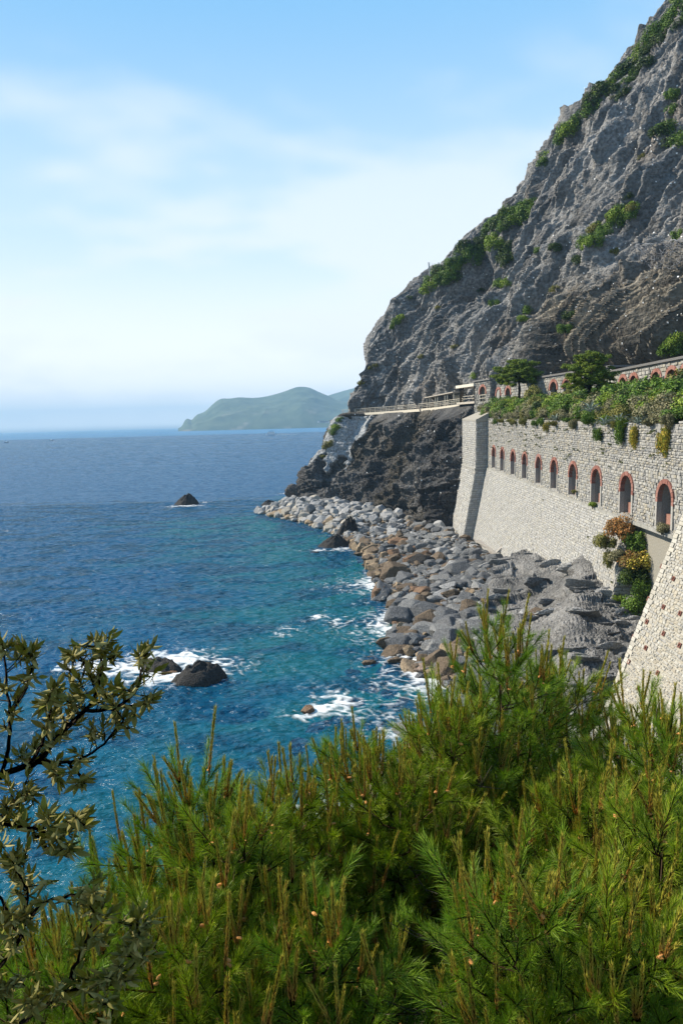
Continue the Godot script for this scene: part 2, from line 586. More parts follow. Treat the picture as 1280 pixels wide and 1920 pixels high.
func build_cliffs() -> void:
	var along_dir := Vector3(0.33, 0, -0.94)
	# upper cliff: columns run up the fall line from the walkway to the skyline
	var cols := [
		pts([[656, 774, 209], [664, 735, 209], [686, 695, 210], [704, 655, 212]]),
		pts([[720, 770, 200], [728, 690, 201], [748, 612, 205], [774, 545, 210]]),
		pts([[800, 764, 178], [815, 670, 182], [828, 585, 192], [850, 478, 205]]),
		pts([[862, 752, 160], [885, 630, 166], [922, 505, 181], [976, 372, 200]]),
		pts([[925, 735, 147], [962, 595, 154], [1000, 440, 168], [1040, 262, 192]]),
		pts([[1010, 725, 128], [1045, 580, 138], [1085, 390, 155], [1130, 162, 184]]),
		pts([[1090, 725, 113], [1125, 560, 122], [1170, 340, 140], [1235, 36, 172]]),
		pts([[1180, 715, 100], [1215, 545, 108], [1265, 310, 126], [1340, -50, 160]]),
		pts([[1310, 690, 88], [1340, 520, 94], [1390, 285, 112], [1460, -70, 145]]),
		pts([[1470, 670, 74], [1500, 500, 82], [1560, 270, 100], [1640, -80, 130]]),
	]
	for c in cols:
		c.insert(0, c[0] + Vector3(0, -9, 0))
		c.append(c[4] + Vector3(14, -3, -22))
		c.append(c[5] + Vector3(20, -30, -40))
	var first := []
	for p in cols[0]: first.append(p + Vector3(22, -6, -40))
	cols.insert(0, first)
	var ss := PackedFloat32Array()
	ss.append_array(steps(0, 0.96, 24))
	var dens := [50, 46, 42, 46, 50, 50, 52, 60, 30]
	for k in 9: ss.append_array(steps(1 + k, 2 + k - 1.0 / dens[k], dens[k]))
	ss.append(10.0)
	var ts := steps(0.5, 1.0, 12)
	ts.append_array(steps(1.008, 3.99, 400))
	ts.append_array(steps(4.0, 6.0, 36))
	var P := loft(cols, ss, ts)
	var nu := ss.size()
	var nv := ts.size()
	var N := raw_normals(P, nu, nv, Vector3(-1, 0.3, 0.5))
	var big := noise(0.030, 101, 3)
	var flute := noise(1.0, 102, 4, true)
	var crag := noise(0.11, 103, 5, true)
	var bits := noise(0.5, 104, 4)
	var hue := noise(0.035, 105, 4)
	var strat := noise(0.22, 106, 3)
	var C := PackedColorArray()
	C.resize(P.size())
	var o_n := Vector3(0.24, 0.70, -0.67).normalized()       # across the beds of the layered rock
	for a in nu:
		var s := ss[a]
		for b in nv:
			var k := a * nv + b
			var p := P[k]
			var t := ts[b]
			var q := p.dot(along_dir)
			var edge := smoothstep(0.6, 1.3, s) * smoothstep(0.55, 1.2, t)
			var bed := smoothstep(5.0, 6.0, s + 0.5 * big.get_noise_3dv(p * 1.5)) * smoothstep(2.35, 1.75, t - 0.10 * (s - 6.0) + 0.3 * big.get_noise_3dv(p * 1.3 + Vector3(90, 0, 0)))
			var fl := flute.get_noise_2d(q * 0.055 + 0.35 * big.get_noise_3dv(p), p.y * 0.012)
			var fl2 := flute.get_noise_2d(q * 0.17 + 9.0, p.y * 0.03 + 0.2 * big.get_noise_3dv(p * 2.0))
			var fl3 := flute.get_noise_2d(q * 0.42 + 31.0 + 0.5 * strat.get_noise_3dv(p * 0.5), p.y * 0.05)
			var cg := crag.get_noise_3d(p.x, p.y * 0.55, p.z)
			var d := 4.2 * big.get_noise_3dv(p) + (1.0 - bed) * (3.8 * (fl - 0.2) + 2.3 * (fl2 - 0.2) + 0.6 * (fl3 - 0.2) + 0.6 * (cg - 0.3) + 1.0 * blocks(q * 0.14, p.y * 0.05, p.x * 0.06)) + bed * 0.3 * (cg - 0.3) + 0.18 * bits.get_noise_3dv(p) + (1.0 - bed) * 0.55 * blocks(q * 0.45, p.y * 0.16, p.x * 0.2)
			# gully between the two ridges, and the hollow under the layered rock
			d -= 7.0 * exp(-pow((s - 3.55 - 0.12 * (t - 2.2)) / 0.16, 2.0)) * smoothstep(1.5, 2.0, t) * smoothstep(3.9, 3.1, t)
			d -= 4.5 * exp(-pow((s - 6.15) / 0.24, 2.0)) * smoothstep(2.0, 1.5, t)
			d -= 6.5 * smoothstep(5.5, 6.0, s) * smoothstep(1.5 + 0.12 * big.get_noise_3dv(p * 2.0), 1.22, t)
			var layer := 0.0
			if bed > 0.0:
				var h := p.dot(o_n) * 0.25 + 1.0 * strat.get_noise_3dv(p * 0.16) + 0.08 * strat.get_noise_3dv(p)
				var f := h - floorf(h)
				var h2 := h * 3.7
				d += bed * (3.4 * (f * f - 0.45) + 0.9 * (h2 - floorf(h2) - 0.5) - 1.4)
				d += bed * 0.7 * blocks(h * 1.3, (p - o_n * p.dot(o_n)).dot(along_dir) * 0.13, p.x * 0.1)
				layer = strat.get_noise_1d(floorf(h2) * 37.0) + 0.6 * strat.get_noise_1d(floorf(h) * 53.0)
			P[k] = p + N[k] * d * edge
			# stone colours: grey slate with lighter and rusty zones, brown in the layered part
			var z := hue.get_noise_3d(p.x, p.y * 0.6, p.z)
			var z2 := hue.get_noise_3d(p.z * 3.1, p.y * 1.2 + 300.0, p.x * 3.1)
			var col := mix(Color(0.175, 0.172, 0.168), Color(0.39, 0.382, 0.37), 0.5 + 1.1 * z2)
			col = mix(col, Color(0.27, 0.215, 0.165), smoothstep(0.14, 0.42, z) * 0.4)
			col = mix(col, Color(0.47, 0.46, 0.44), smoothstep(0.12, 0.5, bits.get_noise_3d(q * 0.9, p.y * 0.07, 5.0)) * 0.6)
			var warm := mix(Color(0.14, 0.128, 0.11), Color(0.38, 0.34, 0.275), 0.45 + 0.8 * z2 + 0.9 * layer)
			C[k] = mix(col, warm, bed)
	var N2 := raw_normals(P, nu, nv, Vector3(-1, 0.3, 0.5))
	remember(P, N2)
	var rock := grainy("cliff_rock", Color.WHITE, tex_rock, 11.0, 0.92, tex_facet, 38.0)
	structure(sheet(P, nu, nv, C, Vector3(-1, 0.3, 0.5)), "cliff", rock)

	# sea cliff under the walkway
	var low := [
		pts([[641, 779, 207], [618, 822, 205], [580, 890, 202], [548, 935, 201]]),
		pts([[690, 775, 200], [672, 840, 196], [642, 900, 192], [622, 950, 188]]),
		pts([[750, 771, 188], [738, 840, 183], [716, 900, 178], [690, 960, 172]]),
		pts([[810, 766, 172], [795, 840, 168], [772, 905, 163], [752, 972, 158]]),
		pts([[850, 761, 159], [832, 840, 154], [806, 920, 148], [790, 988, 142]]),
		pts([[889, 757, 147], [872, 840, 143], [850, 930, 138], [838, 1008, 133]]),
		pts([[960, 757, 139], [930, 850, 139], [910, 930, 138], [900, 1008, 137]]),
	]
	for c in low:
		c.insert(0, c[0] + Vector3(5, 0.0, -1.7))
		c.append(c[4] + Vector3(-1.5, -5, 0.5))
	first = []
	for p in low[0]: first.append(p + Vector3(30, -1, -45))
	low.insert(0, first)
	ss = steps(0, 0.97, 30)
	ss.append_array(steps(1.0, 7.0, 340))
	ts = steps(0.0, 0.98, 8)
	ts.append_array(steps(1.0, 5.0, 250))
	P = loft(low, ss, ts)
	nu = ss.size()
	nv = ts.size()
	N = raw_normals(P, nu, nv, Vector3(-1, 0.1, 0.5))
	C = PackedColorArray()
	C.resize(P.size())
	for a in nu:
		var s := ss[a]
		for b in nv:
			var k := a * nv + b
			var p := P[k]
			var t := ts[b]
			var q := p.dot(along_dir)
			var edge := smoothstep(1.0, 1.25, t) * smoothstep(0.75, 1.15, s)
			var fl := flute.get_noise_2d(q * 0.07 + 20.0 + 0.3 * big.get_noise_3dv(p), p.y * 0.02)
			var cg := crag.get_noise_3d(p.x * 1.1, p.y * 0.75, p.z * 1.1)
			var d := 5.0 * big.get_noise_3dv(p * 1.35 + Vector3(0, 60, 0)) + 3.0 * (fl - 0.3) + 1.3 * (flute.get_noise_2d(q * 0.24 + 70.0 + 0.4 * big.get_noise_3dv(p * 2.0), p.y * 0.06) - 0.3) + 0.5 * (cg - 0.35) + 0.25 * bits.get_noise_3dv(p) + 2.0 * blocks(q * 0.20, p.y * 0.09, p.x * 0.12) + 0.8 * blocks(q * 0.6 + 50.0, p.y * 0.25, p.x * 0.4)
			# the buttress of rock beside the tower stands out; hollows at the foot
			d += 3.0 * exp(-pow((s - 5.25 - 0.1 * (t - 1.0)) / 0.36, 2.0)) * smoothstep(4.6, 3.6, t)
			d -= 5.5 * exp(-pow((s - 4.75 - 0.1 * t) / 0.13, 2.0)) * smoothstep(2.2, 3.4, t)
			d -= 6.0 * exp(-pow((s - 2.85) / 0.12, 2.0)) * smoothstep(3.2, 3.8, t) * smoothstep(4.5, 4.1, t)
			var z := hue.get_noise_3d(p.x, p.y * 0.7, p.z)
			var z2 := hue.get_noise_3d(p.z * 2.7, p.y * 2.0 + 300.0, p.x * 2.7)
			var col := mix(Color(0.085, 0.085, 0.087), Color(0.25, 0.243, 0.235), 0.5 + 1.2 * z2)
			col = mix(col, Color(0.15, 0.125, 0.085), smoothstep(0.1, 0.4, z) * 0.6)
			# sprayed concrete patch under the walkway's end
			var pt := Vector2(s + 0.10 * bits.get_noise_2d(p.y * 0.8, q * 0.8), t + 0.22 * bits.get_noise_2d(q * 1.3, p.y * 0.5 + 50.0))
			var spray := smoothstep(1.06, 1.12, pt.x) * smoothstep(2.2, 2.12, pt.x + 0.14 * (pt.y - 1.0)) * smoothstep(2.85, 2.77, pt.y + 0.5 * absf(sin(pt.x * 8.0)))
			spray *= smoothstep(1.02, 1.08, pt.y)
			col = mix(col, mix(Color(0.52, 0.545, 0.56), Color(0.68, 0.70, 0.71), 0.5 + z2), spray)
			C[k] = col
			d = minf(d, lerpf(0.2, 12.0, smoothstep(1.15, 2.3, t)))
			P[k] = p + N[k] * (d * (1.0 - 0.6 * spray) + 0.3 * spray) * edge
	N2 = raw_normals(P, nu, nv, Vector3(-1, 0.1, 0.5))
	remember(P, N2)
	structure(sheet(P, nu, nv, C, Vector3(-1, 0.1, 0.5)), "sea_cliff", grainy("sea_cliff_rock", Color.WHITE, tex_rock, 8.0, 0.85, tex_facet, 60.0))
	# low rock spit at the foot of the headland
	var spit := [
		pts([[600, 905, 203], [580, 908, 203], [560, 918, 201], [535, 934, 198]]),
		pts([[640, 915, 196], [610, 925, 195], [590, 936, 193], [575, 946, 190]]),
		pts([[680, 930, 188], [655, 938, 186], [640, 948, 184], [625, 956, 181]]),
	]
	rock_sheet("rock_spit", spit, 90, 60, Vector3(-0.6, 0.7, 0.5), 1.5, Color(0.03, 0.03, 0.032), Color(0.09, 0.085, 0.08), "sea_cliff_rock", false)

var outcrop := []
func rock_sheet(called: String, cols: Array, nu: int, nv: int, hint: Vector3, rough: float, dark: Color, light: Color, mat: String, layered: bool) -> void:
	for c in cols:
		c.insert(0, c[0] + Vector3(4, 1.0, -3))
		c.append(c[c.size() - 1] + Vector3(-1, -5, 1))
	var ss := steps(0, cols.size() - 1, nu)
	var ts := steps(0, cols[0].size() - 1, nv)
	var P := loft(cols, ss, ts)
	var N := raw_normals(P, nu, nv, hint)
	var crag := noise(0.16, 203, 5, true)
	var bits := noise(0.6, 204, 4)
	var hue := noise(0.12, 205, 4)
	var C := PackedColorArray()
	C.resize(P.size())
	var o_n := Vector3(0.10, 0.72, -0.68).normalized()
	for k in P.size():
		var p := P[k]
		var d := rough * (crag.get_noise_3dv(p) - 0.2) + 0.3 * rough * bits.get_noise_3dv(p)
		var tone := 0.0
		if layered:
			var h := p.dot(o_n) + 0.7 * hue.get_noise_3dv(p * 0.5)
			var run := p.dot(Vector3(0.5, 0.5, 0.7))
			var b1 := blocks(h * 0.3, run * 0.10, p.x * 0.12)
			var b2 := blocks(h * 1.2 + 40.0, run * 0.16, p.x * 0.2)
			d += 0.8 * b1 + 0.09 * b2 + 1.3 * hue.get_noise_3dv(p * 0.4)
			tone = 0.25 * b1 + 0.3 * b2
		P[k] = p + N[k] * d
		C[k] = mix(dark, light, 0.5 + 0.8 * hue.get_noise_3dv(p * 1.3) + tone)
	var made := structure(sheet(P, nu, nv, C, hint), called, mats[mat])
	if layered: outcrop = [made, P, N]

func build_shore() -> void:
	# stony ground from the foot of wall and cliff down under the water
	var z := noise(0.25, 301, 4)
	var P := PackedVector3Array()
	var C := PackedColorArray()
	var nu := 230
	var nv := 46
	for a in nu:
		var zz := lerpf(-212.0, -18.0, a / float(nu - 1))
		var x0 := shore_x(zz)
		var foot := foot_x(zz)
		for b in nv:
			var t := b / float(nv - 1)
			var x := lerpf(x0 - 3.5, maxf(foot, x0 + 3.0) + 3.0, t)
			var w := (x - x0) / maxf(maxf(foot, x0 + 3.0) - x0, 2.0)
			var y := (2.1 * pow(w, 0.8) if w > 0 else 2.6 * (x - x0) / 3.5) - 0.15
			P.append(Vector3(x, y + 0.45 * z.get_noise_2d(x, zz), zz))
			C.append(mix(Color(0.05, 0.043, 0.035), Color(0.17, 0.15, 0.125), 0.5 + 1.2 * z.get_noise_2d(x * 1.7, zz * 1.7 + 60)))
	structure(sheet(P, nu, nv, C, Vector3.UP), "stony_shore", grainy("shore_ground", Color.WHITE, tex_rock, 3.0, 0.9, tex_crag, 30.0))
	grainy("outcrop_rock", Color.WHITE, tex_rock, 4.0, 0.9, tex_facet, 26.0)
	var oc := [
		pts([[930, 1062, 84], [925, 1085, 80], [915, 1120, 76], [905, 1170, 70]]),
		pts([[990, 1098, 76], [978, 1135, 71], [962, 1185, 65], [950, 1265, 58]]),
		pts([[1050, 1088, 72], [1032, 1135, 67], [1012, 1195, 61], [1000, 1275, 55]]),
		pts([[1100, 1058, 71], [1085, 1110, 64], [1065, 1180, 58], [1050, 1280, 52]]),
		pts([[1142, 1096, 65.5], [1132, 1140, 61], [1116, 1200, 56], [1100, 1290, 50]]),
		pts([[1180, 1128, 63], [1176, 1152, 60], [1160, 1205, 56], [1140, 1300, 49]]),
		pts([[1250, 1122, 62], [1245, 1152, 58], [1232, 1205, 55], [1210, 1300, 47]]),
	]
	rock_sheet("rock_outcrop", oc, 190, 130, Vector3(-0.6, 0.6, 0.5), 0.25, Color(0.21, 0.206, 0.198), Color(0.47, 0.455, 0.43), "outcrop_rock", true)
	# the steep hillside under the camera, on which the pines stand
	var hs := PackedVector3Array()
	var hc := PackedColorArray()
	for a in 70:
		var x := -26.0 + a * 0.9
		for b in 60:
			var q := b / 59.0
			var zz := lerpf(10.0, -15.0 - 0.25 * maxf(x, 0), q)
			var y := 20.2 if zz > 0.3 else 20.2 + (zz - 0.3) * (1.15 + 0.02 * absf(x)) 
			if q > 0.9: y = lerpf(y, -3.0, (q - 0.9) / 0.1)
			hs.append(Vector3(x, y + 0.35 * z.get_noise_2d(x * 2, zz * 2) * (1.0 if zz < 0 else 0.2), zz))
			hc.append(mix(Color(0.07, 0.055, 0.035), Color(0.16, 0.13, 0.09), 0.5 + z.get_noise_2d(x * 3, zz * 3)))
	structure(sheet(hs, 70, 60, hc, Vector3(0, 1, -0.5)), "hillside", mats["shore_ground"])

# foot of the cliff and the wall in plan
const FOOT := [[-212.0, 2.0], [-200.0, -8.0], [-188.0, -1.5], [-172.0, 6.5], [-158.0, 12.5], [-142.0, 15.2], [-133.0, 19.0], [-123.0, 20.5], [-62.0, 22.0], [-40.0, 17.0], [-18.0, 14.0]]
func foot_x(z: float) -> float:
	for k in FOOT.size() - 1:
		if z <= FOOT[k + 1][0]:
			return lerpf(FOOT[k][1], FOOT[k + 1][1], clampf((z - FOOT[k][0]) / (FOOT[k + 1][0] - FOOT[k][0]), 0, 1))
	return 14.0

# ---------------------------------------------------------------- masonry
const PALE := [Color(0.45, 0.435, 0.395), Color(0.41, 0.402, 0.375), Color(0.46, 0.432, 0.365), Color(0.365, 0.36, 0.342), Color(0.48, 0.465, 0.425), Color(0.31, 0.306, 0.295), Color(0.45, 0.41, 0.33)]
const SMOOTH := [Color(0.48, 0.472, 0.445), Color(0.46, 0.453, 0.43), Color(0.49, 0.475, 0.435), Color(0.43, 0.425, 0.408), Color(0.47, 0.45, 0.395)]
const RUBBLE := [Color(0.52, 0.485, 0.41), Color(0.48, 0.455, 0.395), Color(0.55, 0.525, 0.46), Color(0.45, 0.43, 0.38), Color(0.51, 0.46, 0.365), Color(0.42, 0.405, 0.37)]
const GREYS := [Color(0.33, 0.32, 0.29), Color(0.25, 0.245, 0.23), Color(0.40, 0.385, 0.34), Color(0.19, 0.19, 0.185)]
const MORTAR := Color(0.37, 0.36, 0.33)
var unit_stones := []

func add_stone(mb: MB, o: Vector3, u: Vector3, w: Vector3, n: Vector3, a0: float, a1: float, b0: float, b1: float, p: float, bev: float, col: Color) -> void:
	var j := bev * 0.9
	var q := [Vector2(a0 + rf(0, j), b0 + rf(0, j)), Vector2(a1 - rf(0, j), b0 + rf(0, j)), Vector2(a1 - rf(0, j), b1 - rf(0, j)), Vector2(a0 + rf(0, j), b1 - rf(0, j))]
	var mid := Vector2((a0 + a1) / 2, (b0 + b1) / 2)
	var back := []
	var side := []
	var front := []
	var tilt := Vector2(rf(-0.06, 0.06), rf(-0.06, 0.06))
	for c in q:
		var r: Vector2 = c - mid
		var inn: Vector2 = mid + r * Vector2(1.0 - bev / maxf(absf(r.x), bev * 2), 1.0 - bev / maxf(absf(r.y), bev * 2))
		back.append(o + u * c.x + w * c.y - n * 0.06)
		side.append(o + u * c.x + w * c.y + n * (p - bev + r.dot(tilt)))
		front.append(o + u * inn.x + w * inn.y + n * (p + r.dot(tilt)))
	mb.quad(front[0], front[1], front[2], front[3], col, n)
	for k in 4:
		var e := (k + 1) % 4
		var out: Vector3 = (side[k] + side[e]) / 2 - (o + u * mid.x + w * mid.y)
		mb.quad(side[k], side[e], front[e], front[k], col, out + n)
		mb.quad(back[k], back[e], side[e], side[k], col, out)

func make_units() -> void:
	rng.seed = 5
	for k in 8:
		var mb := MB.new()
		add_stone(mb, Vector3.ZERO, Vector3.RIGHT, Vector3.UP, Vector3.BACK, -0.5, 0.5, -0.5, 0.5, 0.12, 0.06, Color.WHITE)
		unit_stones.append(mb.mesh())

# Courses of stone on the face o + u a + w b. keep(a0, a1, b0, b1) leaves openings free; single(a, b) picks the stones that become parts.
func lay(o: Vector3, u: Vector3, w: Vector3, n: Vector3, L: float, H: float, rowh: Vector2, wid: Vector2, joint: float, proud: Vector2, pal: Array, keep: Callable, mb: MB, loose: Array, single: Callable) -> void:
	var b := 0.0
	var row := 0
	while b < H:
		var h := minf(rf(rowh.x, rowh.y), H - b)
		if h < rowh.x * 0.5: break
		var a := -rf(0, wid.x)
		while a < L:
			var l := rf(wid.x, wid.y)
			var a0 := maxf(a, 0.0)
			var a1 := minf(a + l, L)
			var d := rf(-0.03, 0.03) * (1.0 if wid.y < 1.2 else 0.3)
			if a1 - a0 > 0.1 and keep.call(a0, a1, b, b + h):
				var ci := rng.randi() % pal.size()
				var col: Color = pal[ci]
				var k := rf(0.86, 1.12)
				col = Color(col.r * k, col.g * k, col.b * k)
				var p := rf(proud.x, proud.y)
				var j := joint * rf(0.5, 1.3)
				if single.call((a0 + a1) / 2, b + h / 2):
					loose.append([o + u * (a0 + a1) / 2 + w * (b + h / 2 + d), u * (a1 - a0 - j), w * (h - j), n * (p / 0.12), ci])
				else:
					add_stone(mb, o, u, w, n, a0 + j / 2, a1 - j / 2, b + d + j / 2, b + h + d - j / 2, p, 0.035, col)
			a += l
		b += h
		row += 1

func place_loose(parent: Node3D, loose: Array, key: String, pal: Array, called := "stone") -> void:
	for s in loose:
		var m := MeshInstance3D.new()
		m.name = called
		m.mesh = unit_stones[rng.randi() % 8]
		m.material_override = stone_mat(key, pal, s[4])
		m.transform = Transform3D(Basis(s[1], s[2], s[3]), s[0])
		parent.add_child(m, true)

func stone_mat(key: String, pal: Array, k: int) -> StandardMaterial3D:
	return grainy("%s_stone_%d" % [key, k], (pal[k] as Color).linear_to_srgb(), tex_grain, 1.1, 0.92, tex_fine, 2.0, false)

func masonry_mat() -> StandardMaterial3D:
	return grainy("masonry", Color.WHITE, tex_grain, 1.1, 0.92, tex_fine, 2.0)

func arch_points(op: Dictionary, grow := 0.0, n := 13) -> Array:        # outline from the left foot over the crown to the right foot, in wall coordinates
	var r: float = op.half + grow
	var out := [Vector2(op.a - r, op.sill)]
	for k in n:
		var t := PI - PI * k / (n - 1)
		out.append(Vector2(op.a + r * cos(t), op.spring + r * op.get("rise", 1.0) * sin(t)))
	out.append(Vector2(op.a + r, op.sill))
	return out

func core(mb: MB, o: Vector3, u: Vector3, w: Vector3, n: Vector3, L: float, H: float, ops: Array, deep: float, col: Color) -> void:
	var f := func(p: Vector2, d := 0.0) -> Vector3: return o + u * p.x + w * p.y - n * (0.03 + d)
	var a := 0.0
	for op in ops:
		var l: float = op.a - op.half
		var r: float = op.a + op.half
		mb.quad(f.call(Vector2(a, 0)), f.call(Vector2(l, 0)), f.call(Vector2(l, H)), f.call(Vector2(a, H)), col, n)
		if op.sill > 0: mb.quad(f.call(Vector2(l, 0)), f.call(Vector2(r, 0)), f.call(Vector2(r, op.sill)), f.call(Vector2(l, op.sill)), col, n)
		var A := arch_points(op)
		for k in A.size() - 1:
			if k > 0 and k < A.size() - 2:
				mb.quad(f.call(A[k]), f.call(A[k + 1]), f.call(Vector2(A[k + 1].x, H)), f.call(Vector2(A[k].x, H)), col, n)
			var m: Vector2 = Vector2(op.a, op.spring) - (A[k] + A[k + 1]) / 2
			mb.quad(f.call(A[k]), f.call(A[k + 1]), f.call(A[k + 1], deep), f.call(A[k], deep), col, u * m.x + w * m.y)
		mb.quad(f.call(A[0]), f.call(A[A.size() - 1]), f.call(A[A.size() - 1], deep), f.call(A[0], deep), col, w)
		a = r
	mb.quad(f.call(Vector2(a, 0)), f.call(Vector2(L, 0)), f.call(Vector2(L, H)), f.call(Vector2(a, H)), col, n)

func clear_of(ops: Array, grow: float, a0: float, a1: float, b0: float, b1: float) -> bool:
	for op in ops:
		var r: float = op.half + grow
		if a1 < op.a - r + 0.12 or a0 > op.a + r - 0.12: continue
		if b1 < op.sill + 0.05: continue
		if b0 > op.spring:
			var dx: float = clampf(op.a, a0, a1) - op.a
			var dy: float = (b0 - op.spring + 0.1) / op.get("rise", 1.0)
			if dx * dx + dy * dy > r * r: continue
		return false
	return true

# A window or arch: each brick of the ring, jambs of dressed stone, perhaps a low brick parapet set back in the opening.
func arch_parts(parent: Node3D, o: Vector3, u: Vector3, w: Vector3, n: Vector3, op: Dictionary, ring: float, bricks: int, parapet: bool, jambs: bool) -> void:
	var win := Node3D.new()
	win.name = "window"
	parent.add_child(win, true)
	var red := [Color(0.36, 0.165, 0.125), Color(0.31, 0.135, 0.105), Color(0.40, 0.205, 0.165)]
	var foot := 0.22
	for k in bricks:
		var t0 := PI + foot - (PI + 2 * foot) * k / bricks - 0.012
		var t1 := PI + foot - (PI + 2 * foot) * (k + 1) / bricks + 0.012
		var mb := MB.new()
		var p := rf(0.07, 0.11)
		var e := []
		for q in [[t0, 0.0], [t1, 0.0], [t1, ring], [t0, ring]]:
			var r: float = op.half - 0.02 + q[1]
			var rise: float = op.get("rise", 1.0)
			e.append(o + u * (op.a + r * cos(q[0])) + w * (op.spring + (op.half * rise - 0.02 + q[1]) * sin(q[0]) if sin(q[0]) > 0 else op.spring + r * sin(q[0])))
		var mid: Vector3 = (e[0] + e[1] + e[2] + e[3]) / 4
		mb.quad(e[0] + n * p, e[1] + n * p, e[2] + n * p, e[3] + n * p, Color.WHITE, n)
		for s in 4:
			var z := (s + 1) % 4
			mb.quad(e[s] + n * p, e[z] + n * p, e[z] - n * 0.3, e[s] - n * 0.3, Color.WHITE, (e[s] + e[z]) / 2 - mid)
		var c: Color = red[rng.randi() % 3]
		put(mb.mesh(), "brick", grainy("brick_%d" % red.find(c), c.linear_to_srgb(), tex_grain, 0.9, 0.9, tex_fine, 1.5, false), win)
	if jambs:
		for s in [-1.0, 1.0]:
			var mb := MB.new()
			var h: float = op.spring - foot * op.half - op.sill
			var c: Vector3 = o + u * (op.a + s * (op.half + 0.13)) + w * (op.sill + h / 2) - n * 0.1
			mb.box(c, u * 0.15, w * h / 2, n * 0.2, Color(0.46, 0.44, 0.40))
			put(mb.mesh(), "jamb", masonry_mat(), win)
	if parapet:
		var mb := MB.new()
		mb.box(o + u * op.a + w * (op.sill + 0.45) - n * 0.75, u * op.half, w * 0.45, n * 0.16, Color(0.40, 0.21, 0.16))
		put(mb.mesh(), "parapet", masonry_mat(), win)

func build_walls() -> void:
	make_units()
	rng.seed = 21
	var none := func(_a, _b): return false
	var all := func(_a, _b, _c, _d): return true
	# --- the long wall with its row of arched windows
	var W := thing("retaining_wall", "long grey stone retaining wall with ten brick-arched windows above the boulders", "wall")
	var u := Vector3(0, 0.0115, -1).normalized()
	var o := Vector3(24.6, 12.8, -42)
	var w := Vector3(0.012, 1, 0).normalized()
	var n := Vector3(-1, 0.012, 0).normalized()
	var ops := []
	for x in [1245, 1173, 1117, 1073, 1038, 1009, 983, 961, 941, 925]:
		var z := on_plane(x, 850.0 + (x - 925) * 0.3, Vector3(24.6, 0, 0), Vector3.RIGHT).z
		ops.append({"a": -z - 42.0, "half": 1.28, "sill": 0.45, "spring": 2.55})
	var mb := MB.new()
	core(mb, o, u, w, n, 83.4, 8.3, ops, 1.1, MORTAR)
	put(mb.mesh(), "mortar", masonry_mat(), W)
	var loose := []
	mb = MB.new()
	var top := noise(0.4, 401, 2)
	lay(o, u, w, n, 83.2, 8.6, Vector2(0.17, 0.30), Vector2(0.20, 0.55), 0.03, Vector2(0.015, 0.085), PALE,
		func(a0, a1, b0, b1): return clear_of(ops, 0.34, a0, a1, b0, b1) and b1 < 8.25 + 0.5 * top.get_noise_1d(a0),
		mb, loose, func(a, b): return a > 12.0 and a < 17.5 and b < 5.0 and loose.size() < 150)
	for k in ops.size():
		arch_parts(W, o, u, w, n, ops[k], 0.34, 15, true, true)
	put(mb.mesh(), "masonry", masonry_mat(), W).set_meta("kind", "stuff")
	# string course between the upright and the sloping part
	mb = MB.new()
	var a := 0.0
	while a < 83.0:
		var l := rf(0.9, 1.6)
		mb.box(o + u * (a + l / 2) + w * 0.0 - n * 0.1, u * (l / 2 - 0.015), w * 0.14, n * rf(0.30, 0.33), Color(0.42, 0.41, 0.37) * rf(0.85, 1.1))
		a += l
	put(mb.mesh(), "string_course", masonry_mat(), W)
	# the vaulted passage behind the windows
	mb = MB.new()
	var dim := MORTAR
	for q in [[-14.0, 0.0], [-1.13, 9.0]]:
		if q[1] == 0.0: mb.quad(o + n * q[0], o + n * q[0] + u * 83, o + n * q[0] + u * 83 + w * 5, o + n * q[0] + w * 5, dim, n)
	mb.quad(o - n * 1.1 + w * 0.3, o - n * 1.1 + w * 0.3 + u * 83, o - n * 14.0 + w * 0.3 + u * 83, o - n * 14.0 + w * 0.3, dim, w)
	mb.quad(o - n * 1.1 + w * 4.6, o - n * 1.1 + w * 4.6 + u * 83, o - n * 14.0 + w * 4.6 + u * 83, o - n * 14.0 + w * 4.6, dim, -w)
	for e in [0.0, 83.0]:
		mb.quad(o + u * e - n * 1.1, o + u * e - n * 14.0, o + u * e - n * 14.0 + w * 5, o + u * e - n * 1.1 + w * 5, dim, u * (1.0 if e == 0.0 else -1.0))
	put(mb.mesh(), "passage", plain("passage", Color.WHITE, 0.95, true), W)
	# sloping lower part
	var w2 := Vector3(0.23, 1, 0).normalized()
	var H2 := 12.6
	var o2 := Vector3(24.42, 13.03, -62.6) - w2 * H2
	var n2 := u.cross(w2).normalized()
	if n2.x > 0: n2 = -n2
	mb = MB.new()
	core(mb, o2, u, w2, n2, 62.0, H2, [], 0, MORTAR)
	put(mb.mesh(), "mortar", masonry_mat(), W)
	mb = MB.new()
	var flat := noise(0.09, 402, 3)
	lay(o2, u, w2, n2, 62.0, H2, Vector2(0.22, 0.30), Vector2(0.28, 0.62), 0.03, Vector2(0.01, 0.06), SMOOTH,
		func(a0, _a1, b0, _b1): return not (absf(a0 - 25.0) < 0.5 and b0 > 4.0 and b0 < 10.5 and fmod(b0, 0.7) < 0.35),
		mb, loose, func(a, b): return a < 6.0 and b > 6.5 and loose.size() < 300)
	put(mb.mesh(), "masonry", masonry_mat(), W).set_meta("kind", "stuff")
	place_loose(W, loose, "pale", PALE)
	# near end of the sloping part, and the recess beside it
	mb = MB.new()
	var e2 := Vector3(1, 0, 0)
	core(mb, o2, e2, w2, Vector3(0, 0, 1), 1.9, H2, [], 0, MORTAR)
	lay(o2, e2, w2, Vector3(0, 0, 1), 1.8, H2, Vector2(0.27, 0.36), Vector2(0.4, 0.9), 0.05, Vector2(0.03, 0.09), SMOOTH, all, mb, [], none)
	put(mb.mesh(), "return_face", masonry_mat(), W)
	mb = MB.new()
	var o3 := Vector3(25.15, 2.0, -40.0)
